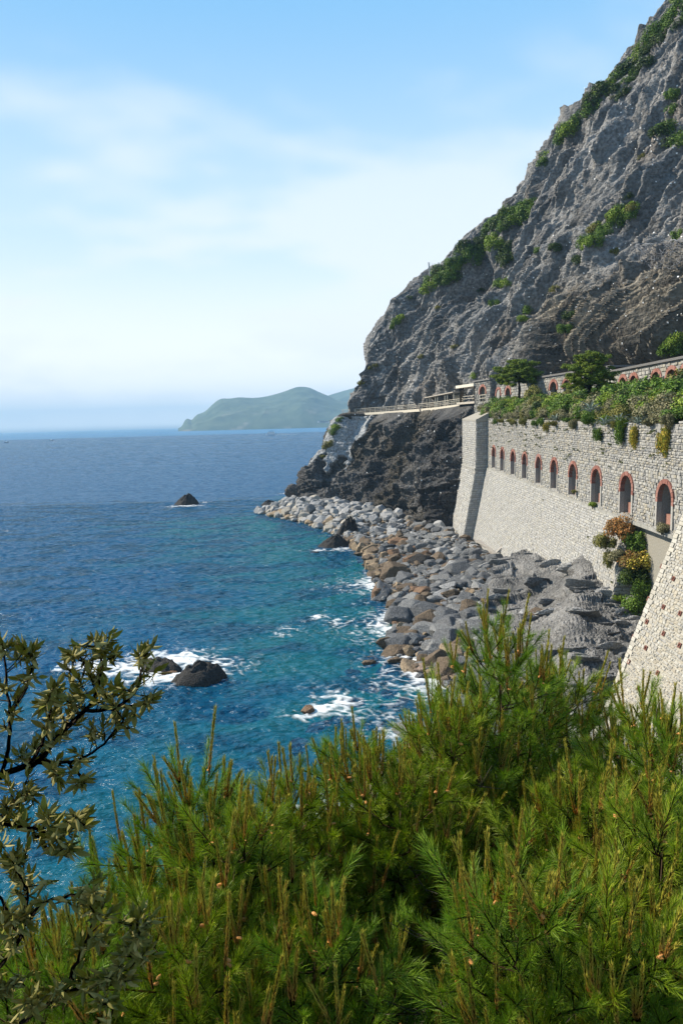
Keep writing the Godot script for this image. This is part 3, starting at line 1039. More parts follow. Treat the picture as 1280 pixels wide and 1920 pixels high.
	core(mb, o3, u, Vector3.UP, Vector3.LEFT, 24.0, 11.0, [], 0, Color(0.36, 0.34, 0.29))
	put(mb.mesh(), "recess_face", masonry_mat(), W)
	# concrete footings left against the foot of the wall
	concrete_footing()
	# --- the tower-like buttress at the far end
	rng.seed = 23
	var T := thing("corner_buttress", "tall sloping stone corner buttress at the far end of the wall", "buttress")
	var wb := Vector3(0.215, 1, -0.15).normalized()
	var c0 := Vector3(22.62, 13.7, -125.0)
	mb = MB.new()
	var faces := [
		[c0, Vector3(0, 0, -1), Vector3(0.02, 1, 0).normalized(), 13.6, 8.35, SMOOTH],
		[c0, Vector3(1, 0, 0), Vector3(0.02, 1, 0).normalized(), 2.1, 8.35, SMOOTH],
		[c0 - wb * 13.2, Vector3(0, 0, -1), wb, 14.5, 13.0, SMOOTH],
		[c0 - wb * 13.2, Vector3(1, 0, 0), wb, 2.25, 13.0, SMOOTH],
	]
	for f in faces:
		var fn: Vector3 = f[1].cross(f[2]).normalized()
		if fn.dot(Vector3(-1, 0, 1)) < 0: fn = -fn
		core(mb, f[0], f[1], f[2], fn, f[3], f[4], [], 0, MORTAR)
		lay(f[0], f[1], f[2], fn, f[3], f[4], Vector2(0.3, 0.42), Vector2(0.45, 1.0), 0.05, Vector2(0.03, 0.09), f[5], all, mb, [], none)
	# masses behind the faces
	mb.box(c0 + Vector3(1.3, 4.1, -7.1), Vector3(1.2, 0, 0), Vector3(0, 4.1, 0), Vector3(0, 0, 6.9), MORTAR)
	put(mb.mesh(), "masonry", masonry_mat(), T)
	mb = MB.new()
	mb.box(c0 + Vector3(1.0, 0, -6.9), Vector3(1.2, 0, 0), Vector3(0, 0.13, 0), Vector3(0, 0, 7.05), Color(0.42, 0.41, 0.37))
	put(mb.mesh(), "string_course", masonry_mat(), T)
	mb = MB.new()
	var cap := [c0 + Vector3(0.05, 8.2, 0.15), c0 + Vector3(0.05, 8.4, -13.8), c0 + Vector3(3.0, 9.6, -13.8), c0 + Vector3(2.2, 9.3, 0.15)]
	mb.quad(cap[0], cap[1], cap[2], cap[3], Color(0.40, 0.37, 0.31), Vector3.UP)
	mb.quad(cap[0], cap[3], cap[3] - Vector3(0, 1.4, 0), cap[0] - Vector3(0, 0.3, 0), Color(0.40, 0.37, 0.31), Vector3(0, 0, 1))
	mb.quad(cap[0], cap[1], cap[1] - Vector3(0, 0.3, 0), cap[0] - Vector3(0, 0.3, 0), Color(0.40, 0.38, 0.33), Vector3.LEFT)
	put(mb.mesh(), "cap", masonry_mat(), T)
	# --- the near bastion, lower right
	rng.seed = 27
	var B := thing("stone_bastion", "sunlit sloping rubble stone wall with small brick weep holes behind the pines", "wall")
	var wa := Vector3(4.34, 11.49, 0).normalized()
	var ba := Vector3(19.64, 17.07, -42) - wa * 15.0
	var na := Vector3(-11.49, 4.34, 0).normalized()
	var ub := Vector3(0, 0, 1)
	var holes := []
	for q in [[1215, 1123], [1243, 1138], [1243, 1188], [1187, 1194], [1212, 1166], [1210, 1215], [1178, 1241], [1273, 1210], [1274, 1150], [1232, 1262], [1160, 1278], [1196, 1290], [1262, 1085], [1240, 1062]]:
		var p := on_plane(q[0], q[1], ba, na)
		holes.append(Vector2((p - ba).dot(ub), (p - ba).dot(wa)))
	mb = MB.new()
	core(mb, ba, ub, wa, na, 26.0, 19.0, [], 0, Color(0.46, 0.43, 0.36))
	mb.quad(ba, ba + Vector3(14, 0, 0), ba + Vector3(14, 0, 0) + Vector3(0, 17.8, 0), ba + wa * 19.0, MORTAR, Vector3(0, 0, -1))
	mb.quad(ba + wa * 19.0, ba + wa * 19.0 + ub * 26, ba + wa * 19.0 + ub * 26 + Vector3(10, 0, 0), ba + wa * 19.0 + Vector3(10, 0, 0), MORTAR, Vector3.UP)
	put(mb.mesh(), "mortar", masonry_mat(), B)
	loose = []
	mb = MB.new()
	lay(ba + ub * 0.5, ub, wa, na, 25.0, 18.9, Vector2(0.12, 0.22), Vector2(0.16, 0.46), 0.025, Vector2(0.01, 0.04), RUBBLE,
		func(a0, a1, b0, b1):
			for h in holes:
				if h.x - 0.5 > a0 - 0.12 and h.x - 0.5 < a1 + 0.12 and h.y > b0 - 0.17 and h.y < b1 + 0.17: return false
			return true,
		mb, loose, func(a, b): return a < 2.4 and b > 6.5 and b < 14.5 and loose.size() < 300)
	put(mb.mesh(), "masonry", masonry_mat(), B).set_meta("kind", "stuff")
	place_loose(B, loose, "rubble", RUBBLE)
	# corner stones along the far edge
	var b := 0.0
	var k := 0
	while b < 18.6:
		var h := rf(0.22, 0.30)
		mb = MB.new()
		var len := rf(0.55, 0.68) if k % 2 == 0 else rf(0.38, 0.5)
		var col: Color = RUBBLE[rng.randi() % 3] * rf(0.9, 1.1)
		mb.box(ba + wa * (b + h / 2) + ub * (len / 2 - 0.03 + rf(-0.03, 0.03)) - na * 0.12, ub * (len / 2), wa * (h / 2 - 0.012), na * rf(0.15, 0.18), col)
		put(mb.mesh(), "corner_stone", masonry_mat(), B)
		b += h
		k += 1
	for h in holes:
		mb = MB.new()
		var c: Vector3 = ba + ub * h.x + wa * h.y
		for s in [-1.0, 1.0]:
			mb.box(c + ub * 0.10 * s - na * 0.08, ub * 0.035, wa * 0.13, na * 0.12, Color(0.24, 0.11, 0.085))
			mb.box(c + wa * 0.10 * s - na * 0.08, ub * 0.065, wa * 0.03, na * 0.115, Color(0.24, 0.11, 0.085))
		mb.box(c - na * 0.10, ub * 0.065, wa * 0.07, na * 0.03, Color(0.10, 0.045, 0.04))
		put(mb.mesh(), "weep_hole", masonry_mat(), B)

func concrete_footing() -> void:
	var C := thing("concrete_footing", "broken pale concrete footing with openings at the foot of the wall", "concrete")
	var col := Color(0.40, 0.37, 0.33)
	var m := grainy("concrete", Color.WHITE, tex_grain, 2.3, 0.95, tex_fine, 3.0)
	var line := [[893, 1012, 118.0], [918, 1026, 110.0], [932, 1040, 104.0], [960, 1062, 94.0], [985, 1082, 87.0], [1012, 1098, 80.0]]
	var P := []
	for q in line: P.append(at(q[0], q[1], q[2]))
	for k in P.size() - 1:
		var mb := MB.new()
		var a: Vector3 = P[k]
		var b: Vector3 = P[k + 1]
		var d := (b - a).normalized()
		var inn := Vector3(1, 0, 0)
		# slab top, front wall standing on piers so that dark openings stay between them
		mb.box((a + b) / 2 + inn * 0.7 - Vector3(0, 0.15, 0), (b - a) / 2 - d * 0.02, inn * 0.9, Vector3(0, 0.16, 0), col)
		var L := (b - a).length()
		var piers := [0.0, 0.92] if k == 0 else ([0.0, 0.45, 0.9] if k == 2 else [0.0, 0.3, 0.6, 0.9])
		for s in piers:
			var w := L * (0.05 if k == 0 else 0.13)
			mb.box(a + d * (s * L + w) + inn * 0.1 - Vector3(0, 1.35, 0), d * w, inn * 0.3, Vector3(0, 1.04, 0), col * rf(0.9, 1.05))
		put(mb.mesh(), "footing_block", m, C)
	var mb := MB.new()      # the wedge-shaped fin on top
	var f: Vector3 = at(938, 1036, 103.0)
	mb.tri(f + Vector3(-0.6, 0, 0), f + Vector3(1.4, 0, 0), f + Vector3(1.4, 1.9, 0), col, Vector3(0, 0, 1))
	mb.tri(f + Vector3(-0.6, 0, -0.8), f + Vector3(1.4, 0, -0.8), f + Vector3(1.4, 1.9, -0.8), col, Vector3(0, 0, -1))
	mb.quad(f + Vector3(-0.6, 0, 0), f + Vector3(1.4, 1.9, 0), f + Vector3(1.4, 1.9, -0.8), f + Vector3(-0.6, 0, -0.8), col, Vector3(-1, 1, 0))
	put(mb.mesh(), "fin", m, C)
	var K := thing("concrete_block", "flat pale concrete block among the boulders by the buttress", "concrete")
	mb = MB.new()
	var c := at(806, 996, 136.0)
	mb.box(c, Vector3(1.9, 0.1, 0.6), Vector3(0, 0.75, 0), Vector3(-0.5, 0, 1.5), col)
	put(mb.mesh(), "block", m, K)

# ---------------------------------------------------------------- the walkway, its shelter and the arcade
func build_walkway() -> void:
	rng.seed = 31
	var cream := Color(0.72, 0.65, 0.52)
	var paint := grainy("cream_paint", Color.WHITE, tex_grain, 3.0, 0.7)
	var edge := []
	for q in [[641, 777, 207], [690, 773.5, 200], [750, 769.5, 188], [810, 764.5, 172], [850, 759.5, 159], [872, 757.5, 152.5]]: edge.append(at(q[0], q[1], q[2]))
	var path := MB.new()
	var inn := Vector3(0.93, 0, -0.36)
	var samples := []
	for k in 61: samples.append(along(edge, k / 60.0 * 5.0))
	for k in 60:
		var a: Vector3 = samples[k]
		var b: Vector3 = samples[k + 1]
		var dn := Vector3(0, -0.62, 0)
		path.quad(a, b, b + inn * 6, a + inn * 6, Color(0.42, 0.39, 0.34), Vector3.UP)
		path.quad(a - inn * 0.25, b - inn * 0.25, b - inn * 0.25 + dn, a - inn * 0.25 + dn, cream, -inn)
		path.quad(a - inn * 0.25, b - inn * 0.25, b, a, cream, Vector3.UP)
		path.quad(a - inn * 0.25 + dn, b - inn * 0.25 + dn, b + inn * 6 + dn, a + inn * 6 + dn, cream, Vector3.DOWN)
	structure(path.mesh(), "walkway_path", paint)
	# railing
	var R := thing("railing", "cream metal railing along the cliff walkway", "railing")
	var total := 0.0
	var next := 0.3
	for k in 60:
		var a: Vector3 = samples[k]
		var b: Vector3 = samples[k + 1]
		total += (b - a).length()
		if total > next and total < 62.0:
			next += 2.05
			var mb := MB.new()
			mb.box(b - inn * 0.12 + Vector3(0, 0.58, 0), Vector3(0.06, 0, 0), Vector3(0, 0.6, 0), Vector3(0, 0, 0.06), cream)
			put(mb.mesh(), "post", paint, R)
	for h in [1.16, 0.78, 0.42]:
		var mb := MB.new()
		for k in 58: mb.beam(samples[k] - inn * 0.12 + Vector3(0, h, 0), samples[k + 1] - inn * 0.12 + Vector3(0, h, 0), 0.08 if h > 1.1 else 0.05, 0.08 if h > 1.1 else 0.05, cream)
		put(mb.mesh(), "rail", paint, R)
	# low canopy over the walkway
	var K := thing("walkway_canopy", "low cream canopy on posts beside the shelter", "canopy")
	var c0 := at(798, 764.8, 175.5)
	var c1 := at(851, 759.8, 159.0)
	var roof := MB.new()
	var r0 := c0 + Vector3(0, 2.35, 0)
	var r1 := c1 + Vector3(0, 2.75, 0)
	roof.box((r0 + r1) / 2 + inn * 1.6, (r1 - r0) / 2, inn * 1.9, Vector3(0, 0.09, 0), Color(0.55, 0.49, 0.40))
	put(roof.mesh(), "roof", paint, K)
	var bw := MB.new()
	bw.box((c0 + c1) / 2 + inn * 2.6 + Vector3(0, 1.2, 0), (c1 - c0) / 2, inn * 0.1, Vector3(0, 1.2, 0), Color(0.66, 0.56, 0.41))
	put(bw.mesh(), "back_wall", paint, K)
	for t in [0.02, 0.13, 0.34, 0.42, 0.68, 0.76, 0.97]:
		var mb := MB.new()
		var f := c0.lerp(c1, t)
		mb.box(f + inn * 0.15 + Vector3(0, 1.2, 0), Vector3(0.1, 0, 0), Vector3(0, 1.22 + 0.15 * t, 0), Vector3(0, 0, 0.1), cream)
		put(mb.mesh(), "post", paint, K)
	# the shelter with its flat roof
	var S := thing("shelter", "cream flat-roofed open shelter with slender columns at the end of the walkway", "shelter")
	var f0 := at(850, 757, 155.0)
	var f1 := at(889, 755, 144.5)
	var ax := (f1 - f0).normalized()
	ax.y = 0
	var bk := Vector3(0.96, 0, -0.28)
	var hgt := 3.45
	var slab := func(y0: float, y1: float, over: float, c: Color, called: String) -> void:
		var ring := []
		for k in 6:
			var t := PI / 2 * k / 5.0
			ring.append(f0 + ax * (2.4 - 2.4 * sin(t) - over) + bk * (2.4 - 2.4 * cos(t) - over))
		ring.reverse()
		ring.append(f1 + ax * 0.1 - bk * over)
		ring.append(f1 + ax * 0.1 + bk * 5.0)
		ring.append(f0 - ax * over + bk * 5.0)
		var mb := MB.new()
		var mid: Vector3 = (f0 + f1) / 2 + bk * 2
		for k in ring.size():
			var e := (k + 1) % ring.size()
			var A: Vector3 = ring[k]
			var Bq: Vector3 = ring[e]
			A.y = f0.y
			Bq.y = f0.y
			mid.y = f0.y
			mb.quad(A + Vector3(0, y0, 0), Bq + Vector3(0, y0, 0), Bq + Vector3(0, y1, 0), A + Vector3(0, y1, 0), c, (A + Bq) / 2 - mid)
			mb.tri(A + Vector3(0, y1, 0), Bq + Vector3(0, y1, 0), mid + Vector3(0, y1, 0), c, Vector3.UP)
			mb.tri(A + Vector3(0, y0, 0), Bq + Vector3(0, y0, 0), mid + Vector3(0, y0, 0), c, Vector3.DOWN)
		put(mb.mesh(), called, paint, S)
	slab.call(-0.25, 0.15, 0.1, Color(0.54, 0.48, 0.40), "floor_slab")
	slab.call(hgt - 0.45, hgt + 0.1, 0.25, Color(0.78, 0.72, 0.60), "roof")
	for q in [[0.0, 0.95], [0.12, 0.55], [0.24, 0.12], [0.34, 0.04], [0.46, 0.0], [0.98, 0.0]]:
		var mb := MB.new()
		var p: Vector3 = f0.lerp(f1, q[0]) + bk * (q[1] * 2.2 + 0.1)
		p.y = f0.y
		mb.tube([p + Vector3(0, 0.1, 0), p + Vector3(0, hgt - 0.4, 0)], [0.11, 0.11], 8, Color(0.62, 0.56, 0.46))
		put(mb.mesh(), "column", paint, S)
	var bw2 := MB.new()
	var bc := (f0 + f1) / 2 + bk * 3.6
	bc.y = f0.y + hgt / 2
	bw2.box(bc + ax * 0.8, (f1 - f0) * 0.38, bk * 0.1, Vector3(0, hgt / 2 - 0.3, 0), Color(0.70, 0.60, 0.44))
	put(bw2.mesh(), "back_wall", paint, S)
	for h in [1.25, 0.75]:
		var mb := MB.new()
		var p0 := f0.lerp(f1, 0.46)
		p0.y = f0.y + h
		var p1 := f1
		p1.y = f0.y + h
		mb.beam(p0, p1, 0.07, 0.07, cream)
		put(mb.mesh(), "rail", paint, S)
	# stone arch house and the arcade that carries the walkway on
	var A := thing("stone_archway", "grey stone archway with a brick arch next to the cream shelter", "archway")
	var g0 := at(889, 770, 145.0)
	var g1 := at(919, 770, 137.2)
	var y_floor := f0.y
	var ug := (g1 - g0)
	ug.y = 0
	var Lg := ug.length()
	ug = ug.normalized()
	var ng := ug.cross(Vector3.UP).normalized()
	if ng.x > 0: ng = -ng
	var og := Vector3(g0.x, y_floor - 6.5, g0.z)
	var all := func(_a, _b, _c, _d): return true
	var none := func(_a, _b): return false
	var ops := [{"a": Lg * 0.53, "half": 1.5, "sill": 6.5, "spring": 8.2, "rise": 0.72}]
	var mb := MB.new()
	core(mb, og, ug, Vector3.UP, ng, Lg, 10.3, ops, 0.8, MORTAR * 0.8)
	lay(og, ug, Vector3.UP, ng, Lg, 10.3, Vector2(0.3, 0.5), Vector2(0.3, 0.8), 0.05, Vector2(0.03, 0.12), GREYS, func(a0, a1, b0, b1): return clear_of(ops, 0.4, a0, a1, b0, b1), mb, [], none)
	# its near end, facing the camera
	var og2 := og + ug * Lg
	core(mb, og2, -ng, Vector3.UP, ug, 5.0, 10.3, [], 0, MORTAR * 0.8)
	lay(og2, -ng, Vector3.UP, ug, 5.0, 10.3, Vector2(0.3, 0.5), Vector2(0.3, 0.8), 0.05, Vector2(0.03, 0.12), GREYS, all, mb, [], none)
	mb.quad(og - ng * 5, og - ng * 5 + ug * Lg, og - ng * 5 + ug * Lg + Vector3(0, 10.3, 0), og - ng * 5 + Vector3(0, 10.3, 0), MORTAR, -ng)
	mb.box(og + ug * Lg / 2 - ng * 2.4 + Vector3(0, 10.4, 0), ug * (Lg / 2 + 0.15), ng * 2.7, Vector3(0, 0.12, 0), Color(0.22, 0.215, 0.2))
	put(mb.mesh(), "masonry", masonry_mat(), A)
	arch_parts(A, og, ug, Vector3.UP, ng, ops[0], 0.42, 9, false, false)
	mb = MB.new()
	for h in [7.7, 7.1]: mb.beam(og + ug * (ops[0].a - 1.5) + Vector3(0, h, 0), og + ug * (ops[0].a + 1.5) + Vector3(0, h, 0), 0.08, 0.08, cream)
	for s in [-1.4, 0.0, 1.4]: mb.beam(og + ug * (ops[0].a + s) + Vector3(0, 6.5, 0), og + ug * (ops[0].a + s) + Vector3(0, 7.7, 0), 0.08, 0.08, cream)
	put(mb.mesh(), "rail", paint, A)
	# two runs of arcade
	var runs := [
		["grey stone arcade partly hidden behind the round-crowned pines", Vector3(28.6, 21.5, -134.5), Vector3(34.3, 21.5, -95.0), 28.55, 27.55, [934, 952, 1037, 1062]],
		["stone arcade with five brick arches above the ivy, beneath the layered rock", Vector3(34.3, 21.5, -95.0), Vector3(33.8, 21.5, -62.0), 27.5, 27.3, [1167, 1187, 1229, 1258, 1284]],
	]
	for r in runs:
		var G := thing("stone_arcade", r[0], "arcade")
		var a: Vector3 = r[1]
		var d: Vector3 = r[2] - r[1]
		var L := d.length()
		var ua := d / L
		var na := ua.cross(Vector3.UP).normalized()
		if na.x > 0: na = -na
		var H: float = (r[3] + r[4]) / 2 - 21.5
		var list := []
		for x in r[5]:
			var p: Vector3 = on_plane(x, 715, a, na)
			list.append({"a": (p - a).dot(ua), "half": 1.15, "sill": 2.4, "spring": H - 1.75, "rise": 0.8})
		list.sort_custom(func(p, q): return p.a < q.a)
		mb = MB.new()
		core(mb, a, ua, Vector3.UP, na, L, H, list, 0.7, MORTAR)
		lay(a, ua, Vector3.UP, na, L, H, Vector2(0.28, 0.46), Vector2(0.3, 0.8), 0.05, Vector2(0.03, 0.12), PALE, func(a0, a1, b0, b1): return clear_of(list, 0.42, a0, a1, b0, b1), mb, [], none)
		put(mb.mesh(), "masonry", masonry_mat(), G)
		for op in list: arch_parts(G, a, ua, Vector3.UP, na, op, 0.42, 9, false, false)
		mb = MB.new()
		mb.box(a + d / 2 - na * 1.8 + Vector3(0, H + 0.1, 0), ua * (L / 2), na * 2.1, Vector3(0, 0.13, 0), Color(0.2, 0.195, 0.185))
		put(mb.mesh(), "roof", masonry_mat(), G)
		mb = MB.new()
		mb.quad(a - na * 3.6, a - na * 3.6 + d, a - na * 3.6 + d + Vector3(0, H, 0), a - na * 3.6 + Vector3(0, H, 0), Color(0.38, 0.35, 0.31), na)
		mb.quad(a - na * 0.7 + Vector3(0, 2.3, 0), a - na * 0.7 + d + Vector3(0, 2.3, 0), a - na * 3.6 + d + Vector3(0, 2.3, 0), a - na * 3.6 + Vector3(0, 2.3, 0), Color(0.38, 0.35, 0.31), Vector3.UP)
		put(mb.mesh(), "inner_wall", masonry_mat(), G)
	# planted terrace between the wall top and the arcade
	var T := PackedVector3Array()
	var C := PackedColorArray()
	var gn := noise(0.3, 331, 3)
	var nu := 110
	for k in nu:
		var z := lerpf(-41.0, -139.0, k / float(nu - 1))
		var xg := 33.5 if z > -95.0 else lerpf(33.8, 28.0, (-95.0 - z) / 40.0)
		var top := lerpf(20.9, 22.0, (-z - 42.0) / 83.0)
		for b in 16:
			var t := b / 15.0
			var x := lerpf(24.75, xg + 0.5, t)
			T.append(Vector3(x, lerpf(top, 24.1, pow(t, 0.8)) + 0.3 * gn.get_noise_2d(x * 2, z * 2), z))
			C.append(mix(Color(0.08, 0.07, 0.04), Color(0.17, 0.15, 0.09), 0.5 + gn.get_noise_2d(x * 3, z * 3)))
	structure(sheet(T, nu, 16, C, Vector3.UP), "terrace_ground", mats["shore_ground"])

# ---------------------------------------------------------------- rocks, boulders, foam
var rock_meshes := []

func ico(levels: int) -> Array:                      # [unit vertices, triangle indices]
	var t := (1.0 + sqrt(5.0)) / 2.0
	var V := []
	for q in [[-1, t, 0], [1, t, 0], [-1, -t, 0], [1, -t, 0], [0, -1, t], [0, 1, t], [0, -1, -t], [0, 1, -t], [t, 0, -1], [t, 0, 1], [-t, 0, -1], [-t, 0, 1]]:
		V.append(Vector3(q[0], q[1], q[2]).normalized())
	var T := [0, 11, 5, 0, 5, 1, 0, 1, 7, 0, 7, 10, 0, 10, 11, 1, 5, 9, 5, 11, 4, 11, 10, 2, 10, 7, 6, 7, 1, 8, 3, 9, 4, 3, 4, 2, 3, 2, 6, 3, 6, 8, 3, 8, 9, 4, 9, 5, 2, 4, 11, 6, 2, 10, 8, 6, 7, 9, 8, 1]
	for l in levels:
		var seen := {}
		var N := []
		for k in range(0, T.size(), 3):
			var m := []
			for e in 3:
				var a: int = T[k + e]
				var b: int = T[k + (e + 1) % 3]
				var key := Vector2i(mini(a, b), maxi(a, b))
				if not seen.has(key):
					seen[key] = V.size()
					V.append(((V[a] + V[b]) / 2).normalized())
				m.append(seen[key])
			N.append_array([T[k], m[0], m[2], T[k + 1], m[1], m[0], T[k + 2], m[2], m[1], m[0], m[1], m[2]])
		T = N
	return [V, T]

func make_rocks() -> void:
	rng.seed = 41
	var base := ico(3)
	var V: Array = base[0]
	var T: Array = base[1]
	for k in 14:
		var planes := []
		var squash: float = [0.75, 0.6, 0.9, 0.42, 0.7, 0.5, 0.8][k % 7]
		for j in 20:
			var y := 1.0 - 2.0 * (j + 0.5) / 20.0
			var d := Vector3(cos(j * 2.399) * sqrt(1.0 - y * y), y, sin(j * 2.399) * sqrt(1.0 - y * y)) + Vector3(rf(-1, 1), rf(-1, 1), rf(-1, 1)) * 0.5
			planes.append([d.normalized(), rf(0.55, 0.98)])
		planes.append([Vector3(rf(-0.25, 0.25), 1, rf(-0.25, 0.25)).normalized(), rf(0.5, 0.75)])
		var n := noise(1.6, 500 + k, 4)
		var mb := MB.new()
		var P := PackedVector3Array()
		for d in V:
			var r := 1.15
			for q in planes:
				var c: float = d.dot(q[0])
				if c > 0.05: r = minf(r, q[1] / c)
			r *= 1.08 + 0.05 * n.get_noise_3dv(d)
			P.append(Vector3(d.x * r, d.y * r * squash, d.z * r * (0.75 + 0.25 * ((k * 37) % 10) / 10.0)))
		# flat facets with slightly softened shading: normals between the face's and the corner's
		var vn := []
		vn.resize(P.size())
		vn.fill(Vector3.ZERO)
		for q in range(0, T.size(), 3):
			var fnn := (P[T[q + 2]] - P[T[q]]).cross(P[T[q + 1]] - P[T[q]])
			if fnn.dot(P[T[q]]) < 0: fnn = -fnn
			for e in 3: vn[T[q + e]] += fnn
		for q in range(0, T.size(), 3):
			var a: Vector3 = P[T[q]]
			var b: Vector3 = P[T[q + 1]]
			var c: Vector3 = P[T[q + 2]]
			var at0 := mb.v.size()
			mb.tri(a, b, c, Color.WHITE, a + b + c)
			var order := [0, 1, 2] if mb.v[at0 + 1] == b else [0, 2, 1]
			for e in 3:
				mb.n[at0 + e] = (mb.n[at0 + e] * 0.8 + (vn[T[q + order[e]]] as Vector3).normalized() * 0.2).normalized()
		rock_meshes.append(mb.mesh())
	# two more: a peaked crag (14) and a rounded, wave-worn hump (15)
	for k in 2:
		var n := noise(1.1 + 0.5 * k, 540 + k, 4, k == 0)
		var P := PackedVector3Array()
		var C := PackedColorArray()
		for u in 41:
			for w in 25:
				var a := TAU * u / 40.0
				var t := w / 24.0
				var r := t * (1.0 + 0.22 * n.get_noise_2d(cos(a) * 1.5 + 9.0, sin(a) * 1.5))
				var x := cos(a) * r
				var z := sin(a) * r
				var h := (1.0 - pow(t, 1.7)) * (1.0 + 0.45 * x) * 0.8 if k == 0 else pow(maxf(0.0, 1.0 - t * t), 0.62) * 0.72 * (1.0 + 0.2 * x)
				h += (0.42 if k == 0 else 0.34) * n.get_noise_2d(x * 1.7 + 3.0, z * 1.7) * (1.0 - t * t) - 0.25 * t * t
				P.append(Vector3(x + (0.25 * (1.0 - t) if k == 0 else 0.0), h, z))
				C.append(Color.WHITE)
		rock_meshes.append(sheet(P, 41, 25, C, Vector3.UP))

const ROCK_TONES := {"pale": Color(0.62, 0.61, 0.59), "grey": Color(0.37, 0.37, 0.36), "slate": Color(0.235, 0.24, 0.245), "brown": Color(0.255, 0.19, 0.13), "tan": Color(0.53, 0.40, 0.26), "rust": Color(0.36, 0.225, 0.14), "dark": Color(0.07, 0.066, 0.062), "cream": Color(0.72, 0.65, 0.54), "pink": Color(0.48, 0.36, 0.28)}

func rock_mat(tone: String) -> StandardMaterial3D:
	return grainy("rock_" + tone, (ROCK_TONES[tone] as Color).linear_to_srgb(), tex_rock, 2.6, 0.85, tex_crag, 14.0, false)

func rock(called: String, where: Vector3, size: Vector3, turn: float, tilt: float, shape: int, tone: String, label: String, category: String, group := "") -> MeshInstance3D:
	var o := put(rock_meshes[shape % rock_meshes.size()], called, rock_mat(tone))
	o.transform = Transform3D(Basis(Vector3.UP, turn) * Basis(Vector3(1, 0, 0.4).normalized(), tilt) * Basis.from_scale(size), where)
	tag(o, label, category, group)
	return o

